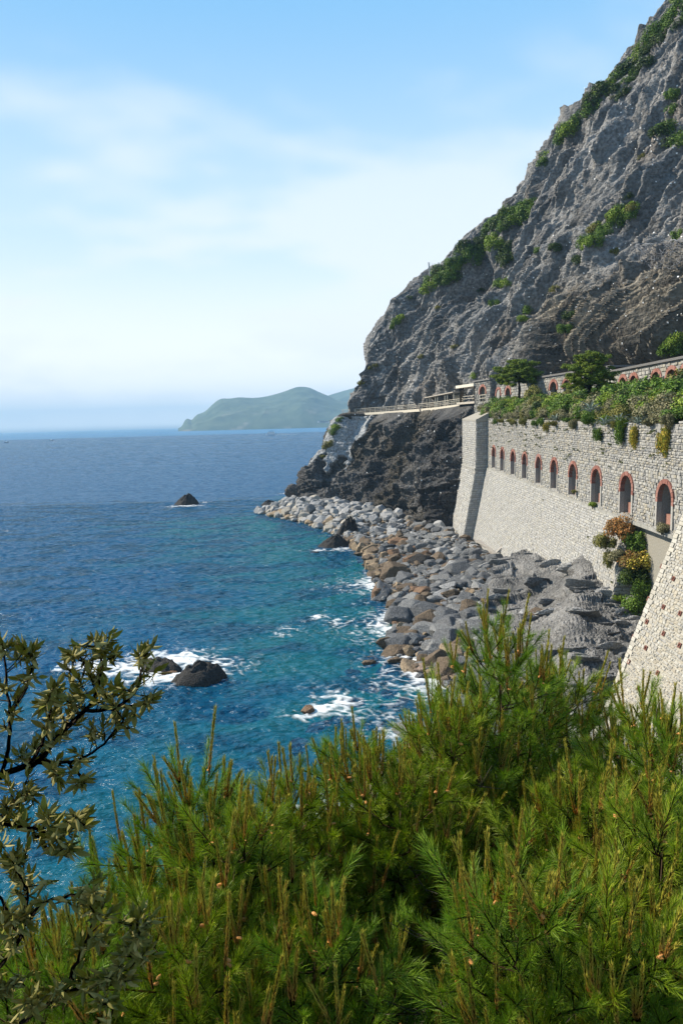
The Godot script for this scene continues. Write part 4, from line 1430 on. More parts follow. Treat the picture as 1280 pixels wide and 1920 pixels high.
func build_rocks() -> void:
	make_rocks()
	rng.seed = 43
	# the ones that stand out
	var solo := [
		[792, 1062, 1.2, Vector3(2.6, 2.4, 2.4), 0, "dark", "largest dark brown boulder on the brown shore, below the buttress"],
		[650, 1008, -0.2, Vector3(2.6, 3.4, 2.0), 14, "dark", "tall dark wedge of rock at the water's edge by the pale blocks"],
		[622, 1026, -0.2, Vector3(3.0, 1.9, 2.0), 14, "dark", "low dark rock in the water beside the tall dark wedge"],
		[845, 1178, 1.4, Vector3(2.7, 1.3, 2.3), 3, "grey", "broad flat-topped grey slab on the boulder shore"],
		[752, 1212, 0.3, Vector3(2.1, 1.9, 1.7), 4, "slate", "dark grey angular boulder at the foaming waterline"],
		[872, 1205, 1.2, Vector3(1.6, 0.9, 1.1), 5, "pink", "pinkish oblong slab beside the grey slabs near the pines"],
		[822, 1218, 0.9, Vector3(1.7, 1.1, 1.4), 6, "grey", "greenish grey block below the broad flat slab"],
		[845, 1248, 0.8, Vector3(1.6, 1.1, 1.3), 8, "slate", "grey boulder between the foam and the pine tips"],
		[805, 1252, 0.4, Vector3(1.8, 0.9, 1.3), 10, "pink", "low brownish slab awash in foam"],
		[965, 1140, 2.4, Vector3(1.9, 1.6, 1.6), 9, "slate", "large dark grey wedge below the foot of the wall"],
		[880, 1085, 1.9, Vector3(2.2, 1.3, 1.8), 3, "slate", "tilted dark grey slab in the middle of the boulder shore"],
		[905, 1125, 1.8, Vector3(2.0, 1.3, 1.7), 7, "grey", "grey slab with a tilted face above the broad flat slab"],
		[742, 1240, 0.1, Vector3(1.1, 0.7, 0.8), 12, "brown", "round brown rock in the foam below the dark angular boulder"],
		[692, 1245, 0.0, Vector3(0.7, 0.6, 0.6), 11, "brown", "small brown rock standing alone in the foam"],
		[806, 1378, 0.6, Vector3(2.2, 1.7, 1.5), 1, "grey", "grey sloping rock just above the pine tips at the water"],
		[815, 1010, 1.9, Vector3(2.9, 1.3, 2.0), 3, "grey", "flat grey slab in front of the concrete block"],
		[376, 1276, -0.1, Vector3(2.35, 1.75, 1.7), 15, "dark", "black rock in the surf, right of the oak branch"],
		[300, 1256, -0.1, Vector3(2.4, 1.2, 1.3), 15, "dark", "low wet rock in the surf behind the oak twigs"],
		[318, 1262, 0.0, Vector3(1.0, 0.45, 0.7), 3, "rust", "small rusty ledge of rock in the surf beside the black rock"],
		[347, 947, -0.2, Vector3(3.6, 2.7, 2.8), 14, "dark", "lone black rock far out in the open water"],
		[504, 948, -0.1, Vector3(2.2, 1.6, 1.9), 15, "dark", "dark rock at the tip of the pale riprap"],
		[578, 1334, 0.0, Vector3(0.7, 0.55, 0.6), 2, "rust", "small reddish rock breaking the water near the pines"],
		[590, 1036, 0.0, Vector3(1.0, 0.35, 0.6), 5, "dark", "barely showing dark rock left of the low dark rock"],
	]
	for s in solo:
		var p := on_level(s[0], s[1], s[2])
		rock("boulder", p + Vector3(0, s[3].y * 0.15, 0), s[3], rf(-0.5, 0.5), rf(-0.15, 0.15), s[4], s[5], s[6], "rock")
	# stones under water
	for s in [[600, 1362, 1.6], [655, 1318, 1.3], [560, 1400, 1.2], [690, 1290, 1.2], [760, 1318, 1.3], [730, 1300, 0.8], [640, 1350, 0.9], [700, 1240, 1.2], [660, 1262, 0.9], [715, 1170, 1.0]]:
		var p := on_level(s[0], s[1], -0.45)
		rock("sunken_rock", p, Vector3(s[2], 0.6, s[2] * 0.7), rf(0, 6), 0, rng.randi() % 14, "tan" if rf(0, 1) < 0.35 else "brown", "brown rock showing through the shallow turquoise water", "rock", "rocks under the shallow water")
	# the boulder field
	var spots := []
	var z := -203.0
	while z < -22.0:
		var zone := 0 if z < -146.0 else (1 if z < -104.0 else 2)
		var pitch: float = [1.95, 1.5, 1.5][zone]
		var x0 := shore_x(z) - rf(0.3, 1.6)
		var x1 := foot_x(z) - 0.5
		var x := x0
		while x < x1:
			var w := (x - x0) / maxf(x1 - x0, 1.0)
			var p := Vector3(x + rf(-0.5, 0.5), 0, z + rf(-0.9, 0.9))
			var r: float = [rf(0.75, 1.7), lerpf(0.5, 1.6, pow(rf(0, 1), 1.8)), lerpf(0.45, 1.8, pow(rf(0, 1), 2.0))][zone]
			if zone == 2 and rf(0, 1) < 0.22: r *= 1.5
			p.y = 0.05 + 2.2 * pow(w, 0.8) + rf(-0.1, 0.55)
			var tone := "pale"
			var c := rf(0, 1)
			if zone == 0:
				tone = "pale" if c < 0.55 else ("grey" if c < 0.8 else "cream")
				if w < 0.15 and c > 0.5: tone = "tan" if c < 0.65 else "cream"
				p.y += 0.8 * sin(w * PI)
			elif zone == 1:
				tone = ("brown" if c < 0.35 else "rust" if c < 0.45 else "slate" if c < 0.8 else "grey") if w < 0.5 else ("grey" if c < 0.5 else "slate" if c < 0.75 else "brown" if c < 0.9 else "pale")
				if w < 0.12: tone = "tan" if c < 0.5 else "brown"
				if z < -132.0 and c < 0.5: tone = "pale" if c < 0.3 else "grey"
			else:
				tone = ("brown" if c < 0.32 else "tan" if c < 0.42 else "rust" if c < 0.5 else "slate" if c < 0.8 else "grey") if w < 0.3 else ("slate" if c < 0.45 else "grey" if c < 0.75 else "brown" if c < 0.92 else "pale")
			spots.append([r / p.distance_to(EYE) if z < -50.0 else 0.0, p, r, tone, zone, w])
			x += pitch * rf(0.75, 1.15)
		z += pitch * 0.85
	spots.sort_custom(func(a, b): return a[0] > b[0])
	var words := {"pale": "pale grey", "grey": "mid-grey", "slate": "dark slate", "brown": "brown", "tan": "sandy tan", "rust": "rusty brown", "cream": "cream"}
	var rest := {}
	for k in spots.size():
		var s: Array = spots[k]
		var size := Vector3(s[2] * rf(0.85, 1.25), s[2] * rf(0.8, 1.25), s[2] * rf(0.75, 1.1))
		if k < 290:
			var big := "large" if s[2] > 1.35 else ("small" if s[2] < 0.9 else "medium")
			var row := "at the waterline" if s[5] < 0.22 else ("at the inner edge" if s[5] > 0.78 else ("low on the shore" if s[5] < 0.5 else "high on the shore"))
			var label := "%s %s boulder %s, %s" % [big, words[s[3]], row, beside(s[1].z)]
			rock("boulder", s[1], size, rf(0, TAU), rf(-0.6, 0.6), rng.randi() % 14, s[3], label, "rock", label)
		else:
			var key := "%d %s" % [rng.randi() % 4, s[3]]
			if not rest.has(key): rest[key] = []
			rest[key].append(Transform3D(Basis(Vector3.UP, rf(0, TAU)) * Basis(Vector3.RIGHT, rf(-0.5, 0.5)) * Basis.from_scale(size), s[1]))
	# small stones between them
	for k in 3900:
		var zz := lerpf(-200, -24, pow(rf(0, 1), 0.8))
		var x0 := shore_x(zz) - 1.0
		var t := rf(0, 1)
		var x := lerpf(x0, foot_x(zz), t)
		var r := lerpf(0.2, 0.75, pow(rf(0, 1), 1.5))
		var tone: String = ["brown", "slate", "tan", "grey"][rng.randi() % 4] if zz > -146 else ["pale", "grey", "tan"][rng.randi() % 3]
		var key := "%d %s" % [rng.randi() % 4, tone]
		if not rest.has(key): rest[key] = []
		rest[key].append(Transform3D(Basis(Vector3.UP, rf(0, TAU)) * Basis.from_scale(Vector3(r * rf(0.8, 1.4), r, r)), Vector3(x, 2.05 * pow(t, 0.8) + 0.25 + rf(0, 0.2), zz)))
	var S := thing("loose_stones", "smaller loose stones filling the shore between the boulders", "stones")
	S.set_meta("kind", "stuff")
	for key in rest:
		var q: PackedStringArray = key.split(" ")
		scatter(rock_meshes[int(q[0]) * 3], rest[key], "stones", rock_mat(q[1]), S)
	# broken slabs of the layered outcrop under the wall
	for k in 130:
		var n0: int = rng.randi() % outcrop[1].size()
		var o := put(rock_meshes[[3, 5, 10, 12, 8][k % 5]], "slab", rock_mat(["grey", "pale", "grey", "pale", "slate"][k % 5]), outcrop[0])
		var r := lerpf(0.35, 1.5, pow(rf(0, 1), 1.7))
		o.transform = Transform3D(Basis(Vector3.UP, rf(-0.5, 0.5)) * Basis(Vector3(0.68, 0, 0.10).normalized(), rf(-0.95, -0.45)) * Basis.from_scale(Vector3(r * 1.2, r * 0.55, r)), outcrop[1][n0] - outcrop[2][n0] * 0.15 * r)
	build_foam()

const ORDINAL := ["first", "second", "third", "fourth", "fifth", "sixth", "seventh", "eighth", "ninth", "tenth"]
func beside(z: float) -> String:                     # a place along the shore or the terrace, told by what stands there
	if z < -186.0: return "at the tip of the riprap"
	if z < -170.0: return "in the outer riprap"
	if z < -156.0: return "in the middle of the riprap"
	if z < -146.0: return "in the inner riprap"
	if z < -136.0: return "between the riprap and the buttress"
	if z < -123.5: return "in front of the buttress"
	var k := clampi(int(round((-z - 56.0) / 7.05)), 0, 9)
	return "level with the %s window from the buttress" % ORDINAL[9 - k]

func scatter(mesh: Mesh, places: Array, called: String, mat: Material, parent: Node) -> void:
	if places.is_empty(): return
	var mm := MultiMesh.new()
	mm.transform_format = MultiMesh.TRANSFORM_3D
	mm.mesh = mesh
	mm.instance_count = places.size()
	for k in places.size(): mm.set_instance_transform(k, places[k])
	var o := MultiMeshInstance3D.new()
	o.name = called
	o.multimesh = mm
	o.material_override = mat
	o.set_meta("kind", "stuff")
	parent.add_child(o, true)

var foam_n: FastNoiseLite
var foam_m: FastNoiseLite
func foam_patch(mb: MB, x0: float, x1: float, z0: float, z1: float, cell: float, strength: Callable) -> void:
	var nx := int((x1 - x0) / cell)
	var nz := int((z1 - z0) / cell)
	var id := PackedInt32Array()
	id.resize((nx + 1) * (nz + 1))
	var A := PackedFloat32Array()
	A.resize(id.size())
	for i in nx + 1:
		for j in nz + 1:
			var x := x0 + i * cell
			var z := z0 + j * cell
			var s: float = strength.call(x, z)
			var a := 0.0
			if s > 0.02:
				var lace := foam_n.get_noise_2d(x + 0.7 * foam_m.get_noise_2d(x, z), z * 1.25)       # ridged: thin threads
				var puff := foam_m.get_noise_2d(x * 1.0, z * 1.4)
				a = 0.86 * smoothstep(0.45, 1.05, s * 0.80 + 0.60 * lace + 0.22 * puff)
			A[i * (nz + 1) + j] = a
			id[i * (nz + 1) + j] = -1
	for i in nx:
		for j in nz:
			var k := i * (nz + 1) + j
			var q := [k, k + 1, k + nz + 2, k + nz + 1]
			if A[q[0]] + A[q[1]] + A[q[2]] + A[q[3]] < 0.04: continue
			for e in 4:
				if id[q[e]] >= 0: continue
				var x: float = x0 + (q[e] / (nz + 1)) * cell
				var z: float = z0 + (q[e] % (nz + 1)) * cell
				id[q[e]] = mb.v.size()
				mb.v.append(Vector3(x, wave(x, z) * sea_edge(x, z) + 0.035 + 0.10 * A[q[e]], z))
				mb.n.append(Vector3.UP)
				mb.c.append(Color(1, 1, 1, A[q[e]]))
			mb.i.append_array(PackedInt32Array([id[q[0]], id[q[2]], id[q[1]], id[q[0]], id[q[3]], id[q[2]]]))

func build_foam() -> void:
	foam_n = noise(0.55, 601, 4, true)
	foam_m = noise(0.32, 602, 4)
	var mb := MB.new()
	# along the boulder shore
	foam_patch(mb, -6.0, 14.0, -116.0, -50.0, 0.16, func(x, z):
		var d: float = shore_x(z) - x
		var k := 0.55 + 0.45 * sin(z * 0.31 + 1.0)
		return (1.0 if d < 0 else exp(-d / (2.0 + 2.6 * k))) * smoothstep(-116.0, -104.0, z) * (0.74 + 0.42 * k))
	foam_patch(mb, -26.0, 8.0, -196.0, -116.0, 0.34, func(x, z):
		var d: float = shore_x(z) - x
		return 0.85 * (1.0 if d < 0 else exp(-d / 1.3)))
	# round the reef, drawn out to the left, and single breakers
	var spots := []
	for q in [[372, 1262, 3.4, 0.95], [330, 1238, 3.6, 1.0], [300, 1268, 3.4, 0.95], [255, 1252, 3.4, 0.9], [215, 1256, 3.0, 0.85], [170, 1250, 3.2, 0.7], [110, 1248, 3.0, 0.6], [405, 1246, 3.2, 0.72], [285, 1232, 3.2, 0.75],
			[598, 1158, 1.3, 0.95], [545, 1180, 1.6, 0.55], [525, 1190, 1.4, 0.45], [640, 1165, 2.2, 0.5], [605, 1330, 1.6, 1.0], [640, 1318, 1.9, 0.8], [625, 1305, 1.9, 0.72], [570, 1342, 1.2, 0.8], [665, 1335, 2.6, 0.55],
			[745, 1370, 3.0, 0.6], [625, 1525, 2.0, 1.1], [600, 1550, 1.9, 1.0], [690, 1600, 2.4, 0.9], [725, 1690, 2.4, 1.0], [660, 1720, 2.0, 0.9], [770, 1500, 2.4, 0.8]]:
		var p := on_level(q[0], q[1], 0)
		spots.append([p.x, p.z, q[2], q[3]])
	var round_all := func(x, z):
		var s := 0.0
		for q in spots:
			var dx: float = (x - q[0]) / q[2]
			var dz: float = (z - q[1]) / (q[2] * 0.8)
			var r := dx * dx + dz * dz
			if r < 4.0: s = maxf(s, q[3] * exp(-r * 0.9))
		return s
	foam_patch(mb, -27.0, 6.0, -100.0, -26.0, 0.17, round_all)
	# rim of foam at the lone rock and streaks further out
	var far := []
	for q in [[347, 949, 5.5, 0.75], [330, 950, 3.5, 0.6], [375, 942, 3.0, 0.7], [545, 925, 4.0, 0.85], [560, 922, 3.0, 0.6], [490, 893, 5.5, 0.62], [500, 893, 5.0, 0.6], [640, 1030, 4.0, 0.7], [600, 1032, 3.0, 0.6]]:
		var p := on_level(q[0], q[1], 0)
		far.append([p.x, p.z, q[2], q[3]])
	foam_patch(mb, -62.0, 2.0, -290.0, -118.0, 0.42, func(x, z):
		var s := 0.0
		for q in far:
			var dx: float = (x - q[0]) / q[2]
			var dz: float = (z - q[1]) / (q[2] * 0.5)
			s = maxf(s, q[3] * exp(-(dx * dx + dz * dz)))
		return s)
	var m := plain("foam", lin(0.80, 0.83, 0.84), 0.9, true)
	m.transparency = BaseMaterial3D.TRANSPARENCY_ALPHA
	var o := put(mb.mesh(), "sea_foam", m)
	tag(o, "white foam and broken water along the shore and round the reef", "foam", "", "stuff")

# ---------------------------------------------------------------- shrubs and trees at a distance
var bush_meshes := {}

func leaf_ball(sd: int, leaves: int, size: float, blobs: int, tones: Array, up := 0.5, flat := 0.8) -> ArrayMesh:
	var r := RandomNumberGenerator.new()
	r.seed = sd
	var B := []
	for k in blobs:
		var a := r.randf() * TAU
		var d := sqrt(r.randf()) * 0.62
		B.append([Vector3(cos(a) * d, r.randf_range(0.0, 0.85) * flat * (1.0 - d * 0.6), sin(a) * d), r.randf_range(0.26, 0.46)])
	var mb := MB.new()
	for k in leaves:
		var b: Array = B[r.randi() % blobs]
		var d := Vector3(r.randf_range(-1, 1), r.randf_range(-0.7, 1), r.randf_range(-1, 1)).normalized()
		var p: Vector3 = b[0] + d * b[1] * pow(r.randf(), 0.28)
		var n := (d + Vector3(0, up, 0) + 0.8 * Vector3(r.randf_range(-1, 1), r.randf_range(-1, 1), r.randf_range(-1, 1))).normalized()
		var s := n.cross(Vector3(r.randf_range(-1, 1), r.randf_range(-1, 1), r.randf_range(-1, 1))).normalized() * size * r.randf_range(0.6, 1.3)
		var t := n.cross(s).normalized() * s.length() * r.randf_range(0.45, 0.75)
		var c: Color = tones[r.randi() % tones.size()]
		var k2 := r.randf_range(0.75, 1.25)
		c = Color(c.r * k2, c.g * k2, c.b * k2)
		mb.tri(p - s, p + t, p + s, c, n)
		mb.tri(p - s, p + s, p - t, c, n)
	return mb.mesh()

func bush_mesh(kind: String, v: int) -> ArrayMesh:
	var key := "%s%d" % [kind, v]
	if not bush_meshes.has(key):
		var tones: Array = {
			"green": [Color(0.0852, 0.15, 0.0189), Color(0.121, 0.195, 0.0231), Color(0.0568, 0.104, 0.0158)],
			"bright": [Color(0.156, 0.234, 0.021), Color(0.213, 0.273, 0.0294), Color(0.114, 0.182, 0.021)],
			"dark": [Color(0.0426, 0.0715, 0.0147), Color(0.0639, 0.0975, 0.0189), Color(0.0312, 0.052, 0.0126)],
			"grey": [Color(0.185, 0.169, 0.0893), Color(0.241, 0.215, 0.116), Color(0.128, 0.13, 0.063)],
			"olive": [Color(0.17, 0.163, 0.0368), Color(0.213, 0.195, 0.0473), Color(0.114, 0.117, 0.0315)],
			"yellow": [Color(0.369, 0.286, 0.0315), Color(0.256, 0.234, 0.0315), Color(0.142, 0.169, 0.0263), Color(0.454, 0.312, 0.0525)],
			"orange": [Color(0.34, 0.15, 0.04), Color(0.27, 0.13, 0.04), Color(0.22, 0.14, 0.05)],
			"russet": [Color(0.22, 0.10, 0.035), Color(0.14, 0.12, 0.03), Color(0.18, 0.13, 0.04)],
		}[kind]
		bush_meshes[key] = leaf_ball(hash(key), 3600, 0.056, 14, tones)
	return bush_meshes[key]

func bush(kind: String, where: Vector3, size: Vector3, label: String, group := "", called := "shrub") -> Node3D:
	var t := thing(called, label, "shrub", where, group)
	var f := put(bush_mesh(kind, rng.randi() % 3), "foliage", leafy("bush_leaves", Color.WHITE, Color(0.35, 0.4, 0.12)), t)
	f.transform = Transform3D(Basis(Vector3.UP, rf(0, TAU)) * Basis.from_scale(size), Vector3.ZERO)
	var mb := MB.new()
	for k in 3: mb.tube([Vector3(0, -0.3, 0), Vector3(rf(-0.3, 0.3) * size.x, 0.25 * size.y, rf(-0.3, 0.3) * size.z)], [0.05, 0.02], 4, Color(0.12, 0.09, 0.06))
	put(mb.mesh(), "stem", plain("bark", Color.WHITE, 0.9, true), t)
	return t

func terrace_y(x: float, z: float) -> float:
	var xg := 33.5 if z > -95.0 else lerpf(33.8, 28.0, (-95.0 - z) / 40.0)
	return lerpf(lerpf(20.9, 22.0, (-z - 42.0) / 83.0), 24.1, pow(clampf((x - 24.75) / (xg + 0.5 - 24.75), 0, 1), 0.8))

func build_terrace_plants() -> void:
	rng.seed = 51
	var name_of := {"green": "mid-green leafy", "bright": "bright yellow-green", "dark": "dark evergreen", "grey": "dry grey-green", "olive": "olive-coloured"}
	var z := -47.0
	while z > -133.0:
		var xg := 33.0 if z > -95.0 else lerpf(33.0, 27.6, (-95.0 - z) / 40.0)
		var n := 5
		for k in n:
			var t := (k + rf(0.1, 0.9)) / n
			var x := lerpf(25.0, xg, t)
			var c := rf(0, 1)
			var kind := "green" if c < 0.42 else ("bright" if c < 0.66 else ("dark" if c < 0.8 else "olive"))
			if t < 0.22: kind = ["olive", "grey", "green"][rng.randi() % 3]
			if t < 0.4 and c > 0.8: kind = "grey"
			var r := rf(1.35, 2.1) * (0.66 if t < 0.2 else 1.0) * (1.15 if t > 0.55 else 1.0)
			var row := "along the wall top" if t < 0.25 else ("close under the arcade" if t > 0.75 else "midway across the terrace")
			var part := beside(z)
			bush(kind, Vector3(x, terrace_y(x, z), z + rf(-1, 1)), Vector3(r * 1.15, r * rf(0.95, 1.35), r * 1.15), "%s shrub %s, %s" % [name_of[kind], row, part], "%s shrub %s, %s" % [name_of[kind], row, part])
		z -= 2.35
	# clumps hanging over the edge of the wall
	for q in [[1024, 795, 0.55, 1.2, "yellow", "small yellowish clump"], [1122, 808, 0.7, 1.2, "green", "green trailing clump"], [1163, 800, 0.8, 2.1, "green", "long green trailing clump"], [1186, 808, 0.75, 1.9, "yellow", "yellow flowering clump"], [1243, 812, 0.9, 2.3, "yellow", "widest yellow flowering clump"], [1160, 790, 0.9, 1.0, "olive", "olive clump"]]:
		var p := on_plane(q[0], q[1], Vector3(24.4, 0, 0), Vector3.RIGHT)
		bush(q[4], p, Vector3(q[2], q[3], q[2]), q[5] + " hanging over the top edge of the windowed wall", "", "trailing_plant").get_child(0).rotate_x(PI)
	for k in 16:
		var p := Vector3(24.45, 21.6 + rf(-0.2, 0.3), -50.0 - k * 4.5 + rf(-1.5, 1.5))
		var kind: String = ["olive", "grey", "green", "bright"][rng.randi() % 4]
		bush(kind, p, Vector3(0.7, rf(0.5, 1.1), rf(0.6, 1.2)), "%s clump spilling over the wall top, %s" % [{"olive": "olive", "grey": "dry grey", "green": "mid-green", "bright": "yellow-green"}[kind], beside(p.z)], "clumps spilling over the wall top", "trailing_plant").get_child(0).rotate_x(PI)
	# tufts rooted in the wall
	var tuft := leaf_ball(77, 90, 0.16, 3, [Color(0.11, 0.13, 0.04), Color(0.16, 0.16, 0.07), Color(0.07, 0.10, 0.03)])
	var spots := []
	for k in 150:
		var zz := rf(-123, -48)
		var y := 21.9 - 4.8 * pow(rf(0, 1), 1.6)
		var s := rf(0.14, 0.34)
		spots.append(Transform3D(Basis(Vector3.UP, rf(0, 6)).scaled(Vector3(s, s * 1.2, s)), Vector3(24.5, y, zz)))
	for q in [[1105, 1010], [1148, 1068], [1020, 940], [968, 930], [1150, 1095]]:
		spots.append(Transform3D(Basis().scaled(Vector3.ONE * 0.4), on_plane(q[0], q[1], Vector3(23.6, 9, 0), Vector3(-1, 0.23, 0).normalized())))
	var tw := thing("wall_tufts", "small dry tufts growing out of the joints of the windowed wall", "plants")
	tw.set_meta("kind", "stuff")
	scatter(tuft, spots, "tufts", leafy("bush_leaves", Color.WHITE, Color(0.35, 0.4, 0.12)), tw)
	for q in [[1110, 946, 0.55, "bright", "bright green plant on the window ledge, third window from the frame edge"], [1075, 921, 0.35, "olive", "small plant on the ledge under the fourth window from the frame edge"], [1240, 990, 0.75, "grey", "grey-green plant in the nearest arched window"], [1156, 1120, 0.6, "bright", "pale green plant on the rock at the wall's lower corner"]]:
		var p := on_plane(q[0], q[1], Vector3(24.25, 0, 0), Vector3.RIGHT) if q[1] < 1100 else at(q[0], q[1], 62.5)
		bush(q[3], p - Vector3(0, q[2] * 0.3, 0), Vector3.ONE * q[2], q[4])
	# the big tangle in the recess by the near windows
	for q in [[1166, 978, 63.0, 1.0, 1.3, "orange", "rust-orange bush under the second window from the frame edge"], [1140, 1000, 63.5, 0.8, 0.9, "olive", "olive bush at the seaward edge of the wall tangle"], [1200, 1000, 62.0, 1.0, 1.0, "green", "green bush at the top of the wall tangle"], [1185, 1030, 61.8, 1.1, 0.9, "russet", "russet bush in the upper wall tangle"], [1207, 1040, 61.0, 1.0, 1.0, "yellow", "yellowish bush in the middle of the wall tangle"], [1192, 1068, 61.0, 1.1, 1.0, "dark", "dark bush in the middle of the wall tangle"], [1212, 1085, 60.5, 0.9, 1.0, "green", "green bush in the lower wall tangle"], [1200, 1120, 60.5, 1.0, 1.1, "green", "lowest green bush of the wall tangle"], [1145, 1035, 63.3, 0.35, 1.2, "olive", "narrow plant hanging from the wall tangle"], [1165, 1025, 62.6, 0.8, 0.7, "grey", "grey twiggy bush under the orange one"]]:
		bush(q[5], at(q[0], q[1] + 14, q[2]) - Vector3(0.3, 0.4, 0), Vector3(q[3], q[4], q[3]) * 1.5, q[6])
	# agaves
	var blade := MB.new()
	var L := 8
	for k in L:
		var t0 := k / float(L)
		var t1 := (k + 1) / float(L)
		var wd := func(t: float) -> float: return 0.075 * (1.0 - pow(t, 2.2)) + 0.004
		var pt := func(t: float) -> Vector3: return Vector3(0, t * 1.25 - 0.35 * t * t, 0.42 * t * t)
		var a: Vector3 = pt.call(t0)
		var b: Vector3 = pt.call(t1)
		for s in [-1.0, 1.0]:
			var sa := Vector3(s * wd.call(t0), 0, -0.03)
			var sb := Vector3(s * wd.call(t1), 0, -0.03)
			blade.quad(a, b, b + sb, a + sa, Color(0.20, 0.245, 0.20), Vector3(0, 0.3, -1))
			blade.quad(a - Vector3(0, 0, -0.03), b - Vector3(0, 0, -0.03), b + sb, a + sa, Color(0.20, 0.245, 0.20), Vector3(0, -0.3, 1))
	var blade_mesh := blade.mesh()
	for q in [[1040, 788, 85.0, 1.0, "agave nearest the two round pines, at the wall's top edge"], [1106, 772, 72.0, 1.35, "largest agave, standing above the others in the shrubs"], [1132, 796, 68.0, 1.0, "agave directly below the largest one"], [1160, 792, 65.0, 1.2, "agave above the long green trailing clump"], [1196, 795, 62.0, 1.15, "agave nearest the frame edge, beside the yellow clump"]]:
		var A := thing("agave", "blue-grey " + q[4], "agave", at(q[0], q[1], q[2]), "agaves above the wall")
		for k in 16:
			var o := put(blade_mesh, "leaf", leafy("agave", Color.WHITE, Color(0.1, 0.14, 0.08), 0.5), A)
			o.transform = Transform3D(Basis(Vector3.UP, k * 2.4) * Basis(Vector3.RIGHT, 0.25 + 0.9 * (k / 16.0)) * Basis.from_scale(Vector3.ONE * q[3] * rf(0.8, 1.1)), Vector3.ZERO)
	# two round-crowned pines
	round_pine("rounder umbrella-crowned pine with a bare trunk in front of the stone arcade", at(972, 752, 119.0), at(965, 668, 119.0), 3.5, 5.0, 1.9, 61)
	round_pine("dense round pine foliated nearly to the ground above the agaves", at(1103, 782, 86.0), at(1096, 656, 86.0), 2.75, 5.2, 0.9, 62)
	bush("olive", at(1000, 752, 112.0), Vector3(1.9, 2.6, 1.9), "upright yellowish bush between the two round pines")
	bush("olive", at(1002, 745, 114.0), Vector3(1.4, 2.2, 1.4), "smaller yellowish bush behind the upright one between the pines")

func round_pine(label: String, root: Vector3, top: Vector3, wide: float, tall: float, bare: float, sd: int) -> void:
	var T := thing("pine_tree", label, "tree", root)
	rng.seed = sd
	var H := top.y - root.y
	var mb := MB.new()
	mb.tube([Vector3(0, -0.5, 0), Vector3(0.1, H * 0.3, 0), Vector3(-0.15, H * 0.6, 0.1), Vector3(-0.1, H * 0.85, 0)], [0.22, 0.18, 0.14, 0.06], 7, Color(0.13, 0.095, 0.07))
	put(mb.mesh(), "trunk", plain("bark", Color.WHITE, 0.9, true), T)
	var C := Vector3(-0.1, H - tall * 0.62, 0)
	var twigs := MB.new()
	var ends := []
	for k in 74:
		var a := k * 2.399
		var e := asin(clampf(lerpf(-0.45, 1.0, (k + 0.5) / 74.0), -1, 1))
		var p := C + Vector3(cos(a) * cos(e) * wide, sin(e) * tall * 0.62, sin(a) * cos(e) * wide) * rf(0.5, 1.06)
		ends.append(p)
		if k % 2 == 0: twigs.tube([Vector3(-0.1, lerpf(H * 0.45, H * 0.8, k / 74.0), 0), (C + p) / 2 - Vector3(0, 0.2, 0), p], [0.07, 0.045, 0.02], 5, Color(0.13, 0.095, 0.07))
	put(twigs.mesh(), "limb", plain("bark", Color.WHITE, 0.9, true), T)
	var tones := [Color(0.07, 0.11, 0.016), Color(0.13, 0.19, 0.024), Color(0.22, 0.27, 0.035)]
	var clump := leaf_ball(sd * 7, 700, 0.10, 5, tones, 0.9, 0.6)
	var places := []
	for p in ends:
		var s := rf(0.6, 1.1) * wide * 0.31
		places.append(Transform3D(Basis(Vector3.UP, rf(0, 6)).scaled(Vector3(s * 1.15, s * 0.8, s * 1.15)), p - Vector3(0, s * 0.2, 0)))
		places.append(Transform3D(Basis(Vector3.UP, rf(0, 6)).scaled(Vector3(s, s * 0.7, s) * 0.8), p.lerp(C, 0.35)))
	scatter(clump, places, "crown", leafy("bush_leaves", Color.WHITE, Color(0.35, 0.4, 0.12)), T)

